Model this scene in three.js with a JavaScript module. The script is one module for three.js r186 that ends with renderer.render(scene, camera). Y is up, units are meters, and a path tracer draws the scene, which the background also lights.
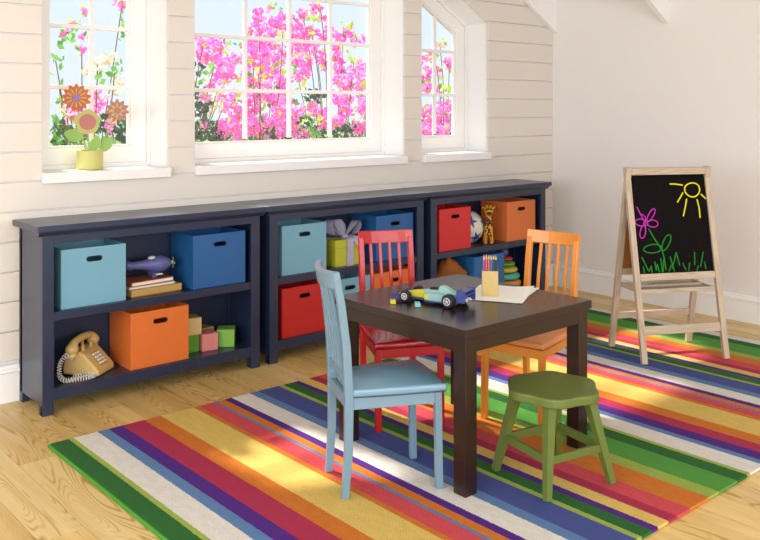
import * as THREE from 'three';
import { RoundedBoxGeometry } from 'three/addons/geometries/RoundedBoxGeometry.js';
import { mergeGeometries, mergeVertices, toCreasedNormals } from 'three/addons/utils/BufferGeometryUtils.js';
import { MarchingCubes } from 'three/addons/objects/MarchingCubes.js';
import { RectAreaLightUniformsLib } from 'three/addons/lights/RectAreaLightUniformsLib.js';
import { createNoise2D } from 'simplex-noise';

// ------------------------------------------------------------------ camera, sky, sun, unseen window lights, exposure
const scene = new THREE.Scene();
const camera = new THREE.PerspectiveCamera(34.79, 760 / 540, 0.05, 200);
camera.position.set(0, 1.3, 0);
camera.lookAt(0.6556, 1.3, -0.7551);
camera.setViewOffset(760, 540, 0, 160.5, 760, 540);          // shifted lens: verticals stay vertical
scene.background = new THREE.Color().setRGB(0.80, 0.925, 1.03);

const renderer = new THREE.WebGLRenderer();
renderer.toneMapping = THREE.LinearToneMapping;
renderer.toneMappingExposure = 1.05;
renderer.shadowMap.enabled = true;
RectAreaLightUniformsLib.init();

const sun = new THREE.DirectionalLight(new THREE.Color().setRGB(1.0, 0.94, 0.85), 8.5);
sun.position.set(2.9 - 0.08 * 8, 8, -3.4 - 0.97 * 8);
sun.target.position.set(2.9, 0, -3.4);
sun.castShadow = true; sun.shadow.radius = 5; sun.shadow.mapSize.set(2048, 2048);
Object.assign(sun.shadow.camera, { left: -6, right: 6, top: 6, bottom: -6, near: 0.5, far: 30 });
scene.add(sun, sun.target);

// area lights placed at unseen windows behind and left, to light the room
function unseenWindowLight(w, h, x, y, z, tx, ty, tz, k, rgb) {
  const l = new THREE.RectAreaLight(new THREE.Color().setRGB(...rgb), k, w, h);
  l.position.set(x, y, z); l.lookAt(tx, ty, tz); l.name = 'unseen_window_light'; scene.add(l); return l;
}
unseenWindowLight(5.4, 1.3, 0.95, 1.42, 2.12, 0.95, 1.42, 0, 5.6, [0.91, 0.965, 1.04]);
unseenWindowLight(4.4, 1.3, -2.12, 1.42, -0.7, 0, 1.42, -0.7, 6.4, [0.91, 0.965, 1.04]);

// ------------------------------------------------------------------ helpers
let seed = 7;
const rnd = () => { seed = (seed + 0x6d2b79f5) | 0; let t = Math.imul(seed ^ (seed >>> 15), 1 | seed); t = (t + Math.imul(t ^ (t >>> 7), 61 | t)) ^ t; return ((t ^ (t >>> 14)) >>> 0) / 4294967296; };
const ran = (a, b) => a + (b - a) * rnd();
const noise = createNoise2D(rnd);
const V3 = (x, y, z) => new THREE.Vector3(x, y, z);
const taken = {};
const numbered = (n) => { const k = taken[n] = (taken[n] ?? -1) + 1; return k ? `${n}_${String(k).padStart(3, '0')}` : n; };
function shade(m) { m.castShadow = m.receiveShadow = true; return m; }
function merged(g) {
  if (!Array.isArray(g)) return g;
  if (g.length === 1) return g[0];
  const any = g.some((x) => !x.index);
  return mergeGeometries(g.map((x) => (any && x.index ? x.toNonIndexed() : x)).map((x) => { for (const k of Object.keys(x.attributes)) if (!['position', 'normal', 'uv'].includes(k)) x.deleteAttribute(k); return x; }));
}
function part(name, g, mat, parent, label) {
  const m = shade(new THREE.Mesh(merged(g), mat)); m.name = name; parent.add(m);
  if (label) m.userData.label = label;
  return m;
}
function tag(o, label, category, group) { o.userData.label = label; o.userData.category = category; if (group) o.userData.group = group; return o; }
function thing(name, label, category, [x, y, z] = [0, 0, 0], turn = 0, group) {
  const o = new THREE.Group(); o.name = numbered(name); o.position.set(x, y, z); o.rotation.y = turn; scene.add(o);
  return tag(o, label, category, group);
}
function solo(name, g, mat, label, category, [x, y, z] = [0, 0, 0], turn = 0, group) {
  const m = part(numbered(name), g, mat, scene); m.position.set(x, y, z); m.rotation.y = turn;
  return tag(m, label, category, group);
}
function struct(name, g, mat, label) {
  const m = g ? part(name, g, mat, scene) : new THREE.Group();
  if (!g) { m.name = name; scene.add(m); }
  m.userData.kind = 'structure'; if (label) m.userData.label = label;
  return m;
}
const bx = (w, h, d, x, y, z) => new THREE.BoxGeometry(w, h, d).translate(x, y, z);
const rb = (w, h, d, x, y, z, r = 0.003, s = 1) => new RoundedBoxGeometry(w, h, d, s, Math.min(r, w / 2.01, h / 2.01, d / 2.01)).translate(x, y, z);
const span = (x0, x1, y0, y1, z0, z1, r) => (r ? rb : bx)(x1 - x0, y1 - y0, z1 - z0, (x0 + x1) / 2, (y0 + y1) / 2, (z0 + z1) / 2, r);
function bar(a, b, w, d, r = 0.002) {            // a square bar from a to b, w across x, d across z
  const dir = b.clone().sub(a), g = new RoundedBoxGeometry(w, dir.length(), d, 1, r);
  return g.applyQuaternion(new THREE.Quaternion().setFromUnitVectors(V3(0, 1, 0), dir.clone().normalize())).translate(...a.clone().add(b).multiplyScalar(0.5).toArray());
}
function tube(pts, r, seg = 24, rad = 7, closed = false) { return new THREE.TubeGeometry(new THREE.CatmullRomCurve3(pts.map((p) => (p.isVector3 ? p : V3(...p))), closed), seg, r, rad, closed); }
const lathe = (pts, n = 28) => new THREE.LatheGeometry(pts.map(([r, y]) => new THREE.Vector2(r, y)), n);
const cyl = (r0, r1, h, n = 20) => new THREE.CylinderGeometry(r0, r1, h, n);
const ball = (r, x = 0, y = 0, z = 0, n = 16) => new THREE.SphereGeometry(r, n, Math.max(8, n * 0.7 | 0)).translate(x, y, z);
function poly(pts) { const s = new THREE.Shape(); pts.forEach(([x, y], i) => (i ? s.lineTo(x, y) : s.moveTo(x, y))); return s; }
function extr(shape, depth, bevel = 0, steps = 12) {
  return new THREE.ExtrudeGeometry(shape, { depth: depth - 2 * bevel, curveSegments: steps, bevelEnabled: bevel > 0, bevelThickness: bevel, bevelSize: bevel, bevelOffset: -bevel, bevelSegments: 1 }).translate(0, 0, bevel);
}
function boxUV(g, grain = 'y') {                  // uv in metres, v along the grain
  const p = g.attributes.position, n = g.attributes.normal, uv = new Float32Array(p.count * 2), o = [rnd() * 3, rnd() * 3];
  for (let i = 0; i < p.count; i++) {
    const P = { x: p.getX(i), y: p.getY(i), z: p.getZ(i) }, a = { x: Math.abs(n.getX(i)), y: Math.abs(n.getY(i)), z: Math.abs(n.getZ(i)) };
    const face = a.x > a.y && a.x > a.z ? 'x' : a.y > a.z ? 'y' : 'z', ax = ['x', 'y', 'z'].filter((k) => k !== face);
    const v = ax.includes(grain) ? grain : ax[1], u = ax.find((k) => k !== v);
    uv[i * 2] = P[u] + o[0]; uv[i * 2 + 1] = P[v] + o[1];
  }
  return g.setAttribute('uv', new THREE.BufferAttribute(uv, 2));
}
function sdf(fn, [cx, cy, cz], half, res = 48) {   // mesh of fn < 0 in a cube round a centre
  const mc = new MarchingCubes(res, new THREE.MeshBasicMaterial(), false, false, 60000), h = res / 2;
  for (let k = 0; k < res; k++) for (let j = 0; j < res; j++) for (let i = 0; i < res; i++)
    mc.field[i + j * res + k * res * res] = -fn(cx + ((i - h) / h) * half, cy + ((j - h) / h) * half, cz + ((k - h) / h) * half);
  mc.isolation = 0; mc.update();
  let g = new THREE.BufferGeometry().setAttribute('position', new THREE.BufferAttribute(mc.positionArray.slice(0, mc.count * 3), 3));
  g = mergeVertices(g.scale(half, half, half).translate(cx, cy, cz), half / res * 0.02); g.computeVertexNormals();
  return g.setAttribute('uv', new THREE.BufferAttribute(new Float32Array(g.attributes.position.count * 2), 2));
}
const smin = (a, b, k) => { const h = Math.max(0, Math.min(1, 0.5 + (0.5 * (b - a)) / k)); return b + (a - b) * h - k * h * (1 - h); };
const ell = (x, y, z, c, r) => { const q = [(x - c[0]) / r[0], (y - c[1]) / r[1], (z - c[2]) / r[2]], l = Math.hypot(...q); return (l - 1) * Math.min(...r); };
function cap(x, y, z, a, b, ra, rb_) {
  const d = [b[0] - a[0], b[1] - a[1], b[2] - a[2]], p = [x - a[0], y - a[1], z - a[2]];
  const t = Math.max(0, Math.min(1, (p[0] * d[0] + p[1] * d[1] + p[2] * d[2]) / (d[0] ** 2 + d[1] ** 2 + d[2] ** 2)));
  return Math.hypot(p[0] - d[0] * t, p[1] - d[1] * t, p[2] - d[2] * t) - (ra + (rb_ - ra) * t);
}
function clip(P, a, b, c) {                        // keep a*x + b*y <= c of a polygon
  const out = [];
  P.forEach((p, i) => {
    const q = P[(i + 1) % P.length], dp = a * p[0] + b * p[1] - c, dq = a * q[0] + b * q[1] - c;
    if (dp <= 0) out.push(p);
    if (dp * dq < 0) { const t = dp / (dp - dq); out.push([p[0] + (q[0] - p[0]) * t, p[1] + (q[1] - p[1]) * t]); }
  });
  return out;
}
// textures
function dataTex(w, h, fn, srgb = true) {
  const d = new Uint8Array(w * h * 4);
  for (let y = 0; y < h; y++) for (let x = 0; x < w; x++) { const c = fn(x, y), i = (y * w + x) * 4; d[i] = c[0]; d[i + 1] = c[1]; d[i + 2] = c[2]; d[i + 3] = 255; }
  const t = new THREE.DataTexture(d, w, h); t.magFilter = THREE.LinearFilter; t.minFilter = THREE.LinearMipmapLinearFilter; t.wrapS = t.wrapT = THREE.RepeatWrapping;
  if (srgb) t.colorSpace = THREE.SRGBColorSpace;
  t.needsUpdate = true; return t;
}
const rep = (t, u, v) => { const c = t.clone(); c.repeat.set(u, v); c.needsUpdate = true; return c; };
const mix = (a, b, t) => a.map((x, i) => x + (b[i] - x) * t);
const hex = (h) => [(h >> 16) & 255, (h >> 8) & 255, h & 255];
// tileable fine grain for bump
const fineTex = dataTex(256, 256, () => { const v = 110 + rnd() * 60; return [v, v, v]; }, false);
const fabricTex = dataTex(128, 128, (x, y) => { const v = 128 + 70 * Math.sin((x / 128) * Math.PI * 32) * Math.sin((y / 128) * Math.PI * 32) + (rnd() - 0.5) * 50; return [v, v, v]; }, false);
const pm = (color, roughness = 0.5, o = {}) => new THREE.MeshPhysicalMaterial({ color, roughness, ...o });

// ------------------------------------------------------------------ materials
const M = {
  board: pm(0xe5dcd2, 0.55), wall: pm(0xf0ebe8, 0.7, { bumpMap: rep(fineTex, 6, 6), bumpScale: 0.0004 }), trim: pm(0xf8f6f4, 0.4), ceiling: pm(0xf0eae2, 0.7), white: pm(0xf6f3f0, 0.35),
  navy: pm(0x1d2a45, 0.34, { clearcoat: 0.3, clearcoatRoughness: 0.25 }), inner: pm(0x1b2640, 0.5),
  glass: pm(0xffffff, 0.0, { transmission: 1, thickness: 0, ior: 1.45 }),
  table: pm(0x2a1914, 0.26),
  paper: pm(0xfdfdfb, 0.85, { side: THREE.DoubleSide }),
  black: pm(0x151517, 0.6), silver: pm(0xc8c8c8, 0.35, { metalness: 0.6 }),
};
// pine floor: contour-like grain, v along the plank
const woodTex = dataTex(768, 2048, (x, y) => {
  const u = x / 768, v = y / 2048, a = v * Math.PI * 2, b = u * Math.PI * 2;
  const per = (fu, fv, s) => noise(Math.cos(b) * fu + s, Math.sin(b) * fu + Math.cos(a) * fv * 0.5) + noise(Math.cos(b) * fu - s + 9, Math.sin(a) * fv * 0.5 + Math.sin(b) * fu);
  const g = per(0.8, 0.9, 3) * 3.4 + per(2.1, 1.6, 17) * 0.35;
  const ring = Math.pow(0.5 + 0.5 * Math.sin(g * 6.283 * 1.05), 4) * Math.max(0.12, Math.min(1, 0.45 + 0.9 * per(1.0, 1.1, 51))), fib = noise(u * 190, v * 9) * 0.5 + noise(u * 90, v * 4 + 40) * 0.5, tone = per(1.2, 0.8, 31) * 0.25;
  return mix(hex(0xe9cf94), hex(0xb58a42), Math.max(0, Math.min(1, 0.12 + ring * 0.75 + fib * 0.1 + tone * 0.35)));
});
const floorMats = [0xffffff, 0xf4ecdc, 0xfff6e2, 0xeee4d0].map((c) => pm(c, 0.34, { map: rep(woodTex, 1 / 0.62, 1 / 1.9), bumpMap: rep(fineTex, 3, 1), bumpScale: 0.0002 }));
const easelTex = dataTex(256, 512, (x, y) => {
  const u = x / 256, v = y / 512, g = noise(u * 5, v * 0.9) * 2 + u * 8;
  return mix(hex(0xcdbba4), hex(0xab957c), Math.max(0, Math.min(1, 0.25 + 0.28 * Math.sin(g * 6.28) + 0.2 * noise(u * 60, v * 3) + 0.2 * noise(u * 3, v * 3))));
});
M.easel = pm(0xffffff, 0.55, { map: rep(easelTex, 5, 1.4) });

// ------------------------------------------------------------------ the room: back wall z = ZB, right wall x = XR, roof ridge over x = XC
const ZB = -3.98, XR = 5.15, XC = 2.925, XE = 0.70, XL = -2.2, ZF = 2.2, ZG = -4.18, EAVE = 2.22, PITCH = 0.6;
const roofY = (x) => (x < XE ? EAVE : EAVE + PITCH * (x > XC ? XR - x : x - XE));
// window openings and the glass inside them, as outlines in the wall's plane; mirrored about XC
const WB = 1.01;
const openR = [[3.81, WB], [4.436, WB], [4.436, 1.89], [3.81, 1.89 + 0.626 * PITCH]];
const mirror = (P) => P.map(([x, y]) => [2 * XC - x, y]).reverse();
const openC = [[2.192, WB], [3.658, WB], [3.658, 2.3], [2.192, 2.3]];
const openings = [mirror(openR), openC, openR];

// floor: one slab, every plank on it a piece
const floor = struct('floor', bx(XR - XL + 0.6, 0.2, ZF - ZB + 0.8, (XR + XL) / 2, -0.116, (ZF + ZB) / 2 - 0.1), pm(0x6d4a22, 0.8), 'pale pine plank floor');
{
  const PW = 0.142, LEN = 1.5;
  let c = 0;
  for (let x = XL; x < XR - 0.001; x += PW, c++) {
    const w = Math.min(PW, XR - x) - 0.0012;
    for (let z = ZB - ((c * 0.62) % LEN); z < ZF; z += LEN) {
      const z0 = Math.max(z, ZB), z1 = Math.min(z + LEN, ZF) - 0.001;
      if (z1 - z0 < 0.02) continue;
      const g = boxUV(bx(w, 0.016, z1 - z0, x + w / 2, -0.008, (z0 + z1) / 2), 'z');
      part('plank', g, floorMats[(rnd() * 4) | 0], floor);
    }
  }
}
// back wall: thick wall with three openings, boarded on the room side
{
  const s = poly([[XL - 0.2, -0.2], [XR + 0.2, -0.2], [XR + 0.2, EAVE - 0.1], [XC, roofY(XC) + 0.2], [XE, EAVE + 0.2], [XL - 0.2, EAVE + 0.2]]);
  for (const o of openings) s.holes.push(new THREE.Path(poly(o).getPoints()));
  const wall = struct('wall_back', extr(s, 0.27).translate(0, 0, ZB - 0.286), M.trim, 'white boarded wall with three windows');
  const STEP = 0.133, GAP = 0.006;
  const edgeOf = (o, y, side) => {              // x of an opening's side at a height, or null above it
    let xs = [];
    o.forEach((p, i) => { const q = o[(i + 1) % o.length]; if ((p[1] - y) * (q[1] - y) <= 0 && p[1] !== q[1]) xs.push(p[0] + ((q[0] - p[0]) * (y - p[1])) / (q[1] - p[1])); });
    return xs.length ? (side < 0 ? Math.min(...xs) : Math.max(...xs)) : null;
  };
  const roofX = (y, side) => (y <= EAVE ? (side < 0 ? XL : XR) : side < 0 ? XE + (y - EAVE) / PITCH : XR - (y - EAVE) / PITCH);
  for (let k = -1, y0; (y0 = 0.31 + k * STEP) < roofY(XC) - 0.05; k++) {
    const lo = y0 + GAP / 2, hi = y0 + STEP - GAP / 2, ys = [lo, ...[WB, 1.89, 1.89 + 0.626 * PITCH, 2.3, EAVE].filter((y) => y > lo + 0.002 && y < hi - 0.002).sort((a, b) => a - b), hi];
    // cut the row into boards between the openings that it meets
    const cuts = openings.filter((o) => { const t = Math.max(...o.map((p) => p[1])); return hi > WB + 0.01 && lo < t - 0.01; });
    const sides = [[(y) => roofX(y, -1)], ...cuts.map((o) => [(y) => edgeOf(o, Math.min(Math.max(y, WB + 0.0005), Math.max(...o.map((p) => p[1])) - 0.0005), 1), (y) => edgeOf(o, Math.min(Math.max(y, WB + 0.0005), Math.max(...o.map((p) => p[1])) - 0.0005), -1)])];
    for (let i = 0; i < sides.length; i++) {
      const L = sides[i][0], R = i + 1 < sides.length ? sides[i + 1][1] : (y) => roofX(y, 1);
      // rows that an opening cuts only partly are cut at full height there
      const P = [...ys.map((y) => [R(y), y]), ...[...ys].reverse().map((y) => [L(y), y])];
      if (Math.max(...P.map((p) => p[0])) - Math.min(...P.map((p) => p[0])) < 0.02) continue;
      part('board', extr(poly(P), 0.016, 0.0015).translate(0, 0, ZB - 0.016), M.board, wall);
    }
  }
}
struct('wall_right', bx(0.2, EAVE + 0.4, ZF - ZB + 0.4, XR + 0.1, (EAVE + 0.4) / 2 - 0.2, (ZF + ZB) / 2), M.wall, 'plain off-white wall');
{ // left and near walls with wide unseen windows, placed to light the room
  const l = poly([[ZB - 0.2, -0.2], [ZF + 0.2, -0.2], [ZF + 0.2, EAVE + 0.1], [ZB - 0.2, EAVE + 0.1]]);
  l.holes.push(new THREE.Path(poly([[-2.9, 0.75], [1.5, 0.75], [1.5, 2.08], [-2.9, 2.08]]).getPoints()));
  struct('wall_left', extr(l, 0.2).rotateY(-Math.PI / 2).translate(XL, 0, 0), M.wall);
  const f = poly([[XL - 0.2, -0.2], [XR + 0.2, -0.2], [XR + 0.2, EAVE], [XC, roofY(XC) + 0.2], [XE, EAVE + 0.2], [XL - 0.2, EAVE + 0.2]]);
  f.holes.push(new THREE.Path(poly([[-1.75, 0.75], [3.65, 0.75], [3.65, 2.08], [-1.75, 2.08]]).getPoints()));
  struct('wall_front', extr(f, 0.2).translate(0, 0, ZF), M.wall);
  for (const [n, w, x, z, t] of [['unseen_window_4', 5.4, 0.95, ZF + 0.1, 0], ['unseen_window_5', 4.4, XL - 0.1, -0.7, Math.PI / 2]]) {
    const o = struct(n); o.position.set(x, 0, z); o.rotation.y = t;
    part('window_frame', [bx(w, 0.06, 0.06, 0, 0.78, 0), bx(w, 0.06, 0.06, 0, 2.05, 0), ...[-1, -0.5, 0, 0.5, 1].map((k) => bx(0.05, 1.33, 0.06, k * (w / 2 - 0.025), 1.415, 0))], M.white, o);
    for (let k = 0; k < 4; k++) part('pane', bx(w / 4 - 0.06, 1.2, 0.004, (-0.375 + k * 0.25) * w, 1.415, 0), M.glass, o);
  }
}
{ // sloped ceiling, flat over the left bay, with deep rafters
  const c = poly([[XL, EAVE], [XE, EAVE], [XC, roofY(XC)], [XR + 0.2, EAVE - 0.2 * PITCH], [XR + 0.2, EAVE + 0.2], [XC, roofY(XC) + 0.22], [XE - 0.05, EAVE + 0.2], [XL, EAVE + 0.2]]);
  const ce = struct('ceiling', extr(c, ZF - ZB + 0.3).translate(0, 0, ZB - 0.15), M.ceiling);
  const D = EAVE - 1.865;
  const r = poly([[XR, EAVE - D], [XR, EAVE], [XC, roofY(XC)], [XE, EAVE], [XE, EAVE - D], [XC, roofY(XC) - D]]);
  [-3.979, -3.074, -2.12, -1.17, -0.22, 0.73, 1.68].forEach((z) => part('rafter', extr(r, 0.04, 0.003).translate(0, 0, z), M.trim, ce));
}
// baseboards: a flat board with a small rounded cap
function baseboard(name, len, place) {
  const o = struct(name, extr(poly([[0, 0], [0.016, 0], [0.016, 0.128], [0.022, 0.134], [0.02, 0.145], [0.012, 0.15], [0.008, 0.162], [0, 0.164]]), len), M.trim);
  place(o);
}
baseboard('baseboard_back', XR - XL - 0.001, (o) => { o.rotation.y = -Math.PI / 2; o.position.set(XR - 0.0005, 0.0005, ZB); });
baseboard('baseboard_right', ZF - ZB - 0.025, (o) => { o.rotation.y = Math.PI; o.position.set(XR, 0.0005, ZF - 0.001); });

// windows: outer stop, wide sash, glazing bars, one pane for each light, sill
const inset = (P, d) => {                         // convex, counter-clockwise
  let Q = [[-9, -9], [9, -9], [9, 9], [-9, 9]];
  P.forEach((p, i) => { const q = P[(i + 1) % P.length], l = Math.hypot(q[0] - p[0], q[1] - p[1]), a = (q[1] - p[1]) / l, b = -(q[0] - p[0]) / l; Q = clip(Q, a, b, a * p[0] + b * p[1] - d); });
  return Q;
};
const ring = (P, d0, d1, depth, z, bevel) => { const s = poly(inset(P, d0)); s.holes.push(new THREE.Path(poly(inset(P, d1)).getPoints())); return extr(s, depth, bevel).translate(0, 0, z); };
function windowAt(name, P, cols, rows, label) {
  const o = struct(name, null, null, label);
  part('window_frame', ring(P, 0.0005, 0.02, 0.06, ZG - 0.05, 0), M.white, o);
  part('sash', [ring(P, 0.02, 0.104, 0.034, ZG - 0.036, 0.003), ring(P, 0.102, 0.113, 0.03, ZG - 0.042, 0.003)], M.white, o);
  const G = inset(P, 0.112), gx0 = Math.min(...G.map((p) => p[0])), gx1 = Math.max(...G.map((p) => p[0])), gy1 = Math.max(...G.map((p) => p[1]));
  const xs = [gx0, ...cols, gx1], ys = [1.13, ...rows.filter((y) => y < gy1 - 0.1), gy1];
  const topAt = (x) => { let t = gy1; G.forEach((p, i) => { const q = G[(i + 1) % G.length]; if (q[0] < p[0] && x <= p[0] && x >= q[0]) t = p[1] + ((q[1] - p[1]) * (x - p[0])) / (q[0] - p[0]); }); return t; };
  for (const x of cols) part('glazing_bar', rb(0.021, topAt(x) - 1.135, 0.026, x, (topAt(x) + 1.135) / 2, ZG - 0.024, 0.004), M.white, o);
  for (const y of ys.slice(1, -1)) {
    const row = clip(clip(G, 0, 1, y + 0.0001), 0, -1, -y + 0.0001), a = Math.min(...row.map((p) => p[0])), b = Math.max(...row.map((p) => p[0]));
    part('glazing_bar', rb(b - a, 0.021, 0.024, (a + b) / 2, y, ZG - 0.024, 0.004), M.white, o);
  }
  for (let i = 0; i + 1 < xs.length; i++) for (let j = 0; j + 1 < ys.length; j++) {
    const q = clip(clip(clip(clip(G, -1, 0, -xs[i] - (i ? 0.008 : 0)), 1, 0, xs[i + 1]), 0, -1, -ys[j]), 0, 1, ys[j + 1]);
    if (q.length > 2) part('pane', extr(poly(q), 0.003).translate(0, 0, ZG - 0.03), M.glass, o);
  }
  const a = Math.min(...P.map((p) => p[0])), b = Math.max(...P.map((p) => p[0]));
  part('sill', [rb(b - a - 0.001, 0.05, 0.205, (a + b) / 2, 0.986, ZB - 0.0975, 0.004), rb(b - a + 0.006, 0.05, 0.034, (a + b) / 2, 0.986, ZB + 0.0175, 0.005)], M.white, o);
  return o;
}
windowAt('window_1', openings[0], [1.735], [1.41, 1.709], 'narrow window with slanted top, beside potted paper flowers');
windowAt('window_2', openC, [2.632, 2.936, 3.24], [1.406, 1.708, 1.965], 'wide middle window of many panes');
windowAt('window_3', openR, [4.14], [1.4, 1.7], 'narrow window with slanted top near right wall');

// garden outside
const ground = struct('garden_ground', bx(60, 0.2, 40, 3, -0.35, -24.5), pm(0x6f8a4a, 0.95), 'grass of the garden');

// ------------------------------------------------------------------ rug
const RX0 = 1.217, RX1 = 4.745, RZ0 = -3.345, RZ1 = -1.445, RT = 0.012;
{
  const C = { dg: 0x1f6b22, li: 0xa9bd4e, wh: 0xf6efe5, bl: 0x6289bd, pu: 0x52128a, cr: 0xbd2550, or: 0xe07c1a, ye: 0xf0cb68, co: 0xe24c55, pe: 0x46549c, gr: 0x54a33a };
  const rows = [['dg', 1.217, 1.288], ['li', 1.308], ['wh', 1.405], ['bl', 1.45], ['pu', 1.508], ['cr', 1.604], ['or', 1.678], ['ye', 1.833], ['or', 1.857], ['co', 1.931], ['bl', 1.946], ['or', 1.986], ['pu', 2.022], ['wh', 2.116], ['bl', 2.162], ['pe', 2.274], ['li', 2.299], ['dg', 2.356], ['pu', 2.39], ['ye', 2.45], ['cr', 2.5], ['co', 2.581], ['or', 2.7], ['li', 2.767], ['gr', 2.896], ['dg', 2.969], ['li', 2.991],
    ['wh', 3.096], ['bl', 3.131], ['pu', 3.199], ['cr', 3.275], ['or', 3.356], ['ye', 3.523], ['or', 3.553], ['co', 3.616], ['bl', 3.632], ['or', 3.668], ['pu', 3.708], ['wh', 3.8], ['bl', 3.852], ['pe', 3.962], ['li', 3.985], ['dg', 4.05], ['pu', 4.085], ['ye', 4.141], ['cr', 4.195], ['co', 4.275], ['or', 4.366], ['li', 4.43], ['gr', 4.585], ['dg', 4.66], ['wh', 4.75]];
  const ends = rows.map((r) => r[r.length - 1]), cols = rows.map((r) => hex(C[r[0]]));
  const W = 2048, H = 1024, L = RX1 - RX0;
  const map = dataTex(W, H, (x, y) => {
    const X = RX0 + (x / W) * L + 0.0012 * noise(x * 0.02, y * 0.15), k = Math.max(0, ends.findIndex((e) => X < e)), c = cols[k];
    const n = 1 + 0.05 * (rnd() - 0.5) + 0.018 * noise(x * 0.045, y * 0.02) + 0.025 * noise(x * 0.18, y * 0.12);
    return c.map((v) => Math.max(0, Math.min(255, v * n)));
  });
  const weave = dataTex(128, 128, (x, y) => { const k = Math.floor(y / 8), u = ((x + (k % 2) * 8) % 16) / 16, v = (y % 8) / 8, h = 255 * Math.pow(Math.sin(Math.PI * u) * Math.sin(Math.PI * v), 0.6) * (0.85 + 0.15 * rnd()); return [h, h, h]; }, false);
  const rugMat = pm(0xffffff, 0.95, { map, bumpMap: rep(weave, L / 0.052, 1.9 / 0.052), bumpScale: 0.003 });
  const g = new RoundedBoxGeometry(L, RT - 0.0006, RZ1 - RZ0, 3, 0.005), p = g.attributes.position, uv = g.attributes.uv;
  for (let i = 0; i < p.count; i++) uv.setXY(i, p.getX(i) / L + 0.5, 0.5 - p.getZ(i) / (RZ1 - RZ0));
  const rug = thing('striped_rug', 'large multicoloured striped rug lying under the table', 'rug', [(RX0 + RX1) / 2, 0.0006 + RT / 2, (RZ0 + RZ1) / 2]);
  part('woven_field', g, rugMat, rug);
  part('edge_binding', new RoundedBoxGeometry(0.011, RT * 0.92, RZ1 - RZ0 - 0.004, 3, 0.005).translate(-L / 2 - 0.0055, -0.0005, 0), pm(0x4fae2f, 0.95, { bumpMap: rep(weave, 1, 20), bumpScale: 0.001 }), rug, 'bright green bound end');
}

// ------------------------------------------------------------------ three bookcases in a row
const SH1 = 0.11, SH2 = 0.435, BF = -3.68, BB = -3.955, BW = 1.085;
function bookcase(x0, label) {
  const w = BW, o = thing('bookcase', label, 'bookcase', [x0, 0, BF], 0, 'navy low bookcases along the boarded wall'), d = BF - BB;
  for (const s of [0, 1]) {
    const X = s ? w - 0.026 : 0, px = s ? w - 0.05 : 0;
    part('side_panel', span(X, X + 0.026, 0.045, 0.782, -d + 0.002, -0.02, 0.0015), M.navy, o);
    part('post', span(px, px + 0.05, 0.0005, 0.782, -0.022, 0, 0.002), M.navy, o);
    part('post', span(s ? w - 0.032 : 0, s ? w : 0.032, 0.0005, 0.782, -d - 0.012, -d + 0.028, 0.002), M.navy, o);
    part('foot', span(s ? w - 0.048 : 0, s ? w : 0.048, 0.0005, 0.046, -0.045, -0.002, 0.002), M.navy, o);
  }
  part('back_panel', span(0.024, w - 0.024, 0.05, 0.782, -d - 0.004, -d + 0.006), M.inner, o);
  part('shelf', span(0.026, w - 0.026, 0.06, SH1, -d + 0.006, -0.006, 0.0015), M.navy, o);
  part('shelf', span(0.026, w - 0.026, 0.398, SH2, -d + 0.006, -0.006, 0.0015), M.navy, o);
  part('rail', span(0.05, w - 0.05, 0.728, 0.782, -0.021, -0.001, 0.0015), M.navy, o);
  const ov = 0.0295;
  part('cornice', extr(poly([[0, 0], [0.006, 0], [0.01, 0.006], [0.016, 0.012], [0.02, 0.018], [0.02, 0.022], [0, 0.022]]), w + 0.04).rotateY(-Math.PI / 2).translate(w + 0.02, 0.763, 0), M.navy, o);
  part('top', rb(w + 2 * ov, 0.027, d + 0.014 + 0.032, w / 2, 0.7965, (-d - 0.014 + 0.032) / 2, 0.004, 2), M.navy, o);
  return o;
}
bookcase(1.308, 'navy bookcase at the left end, holding the phone and toy blocks');
bookcase(1.308 + 1.145, 'middle navy bookcase holding the gift box with ribbon');
bookcase(1.308 + 2.29, 'navy bookcase nearest the right wall, holding ball and giraffe');

// storage bins: open box of five panels with an oval hand hole in the front
function bin(x0, x1, y, color, label, name = 'storage_bin') {
  const w = x1 - x0, h = 0.258, d = 0.232, t = 0.006, o = thing(name, label, 'bin', [x0 + w / 2, y + 0.0005, -3.706], 0, 'fabric storage bins in the bookcases');
  const m = pm(color, 0.42, { bumpMap: rep(fineTex, 2, 2), bumpScale: 0.0002 });
  const s = poly([[-w / 2, 0], [w / 2, 0], [w / 2, h], [-w / 2, h]]), c = new THREE.Path(), hw = 0.024, hy = h - 0.052, r = 0.0115;
  c.moveTo(-hw, hy - r); c.lineTo(hw, hy - r); c.absarc(hw, hy, r, -Math.PI / 2, Math.PI / 2, false); c.lineTo(-hw, hy + r); c.absarc(-hw, hy, r, Math.PI / 2, Math.PI * 1.5, false);
  s.holes.push(c);
  part('front_panel', extr(s, t, 0.001).translate(0, 0, -t), m, o);
  part('rear_panel', bx(w, h, t, 0, h / 2, -d + t / 2), m, o);
  for (const k of [-1, 1]) part('side_panel', bx(t, h, d - 2 * t, k * (w / 2 - t / 2), h / 2, -d / 2), m, o);
  part('bottom_panel', bx(w - 2 * t, t, d - 2 * t, 0, t / 2, -d / 2), m, o);
  const rim = new THREE.Shape(c.getPoints(8)), rim2 = new THREE.Path(new THREE.Shape(c.getPoints(8)).getPoints().map((p) => new THREE.Vector2(p.x * 0.93, hy + (p.y - hy) * 0.8)));
  rim.holes.push(rim2);
  part('grip_rim', extr(rim, 0.009).translate(0, 0, -0.0075), pm(0x1d2130, 0.5), o, 'dark oval hand hole rim');
  return o;
}
const LB = 0x73a6bb, BL = 0x205a93, OR = 0xd9702f, RD = 0xc02021;
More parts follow.
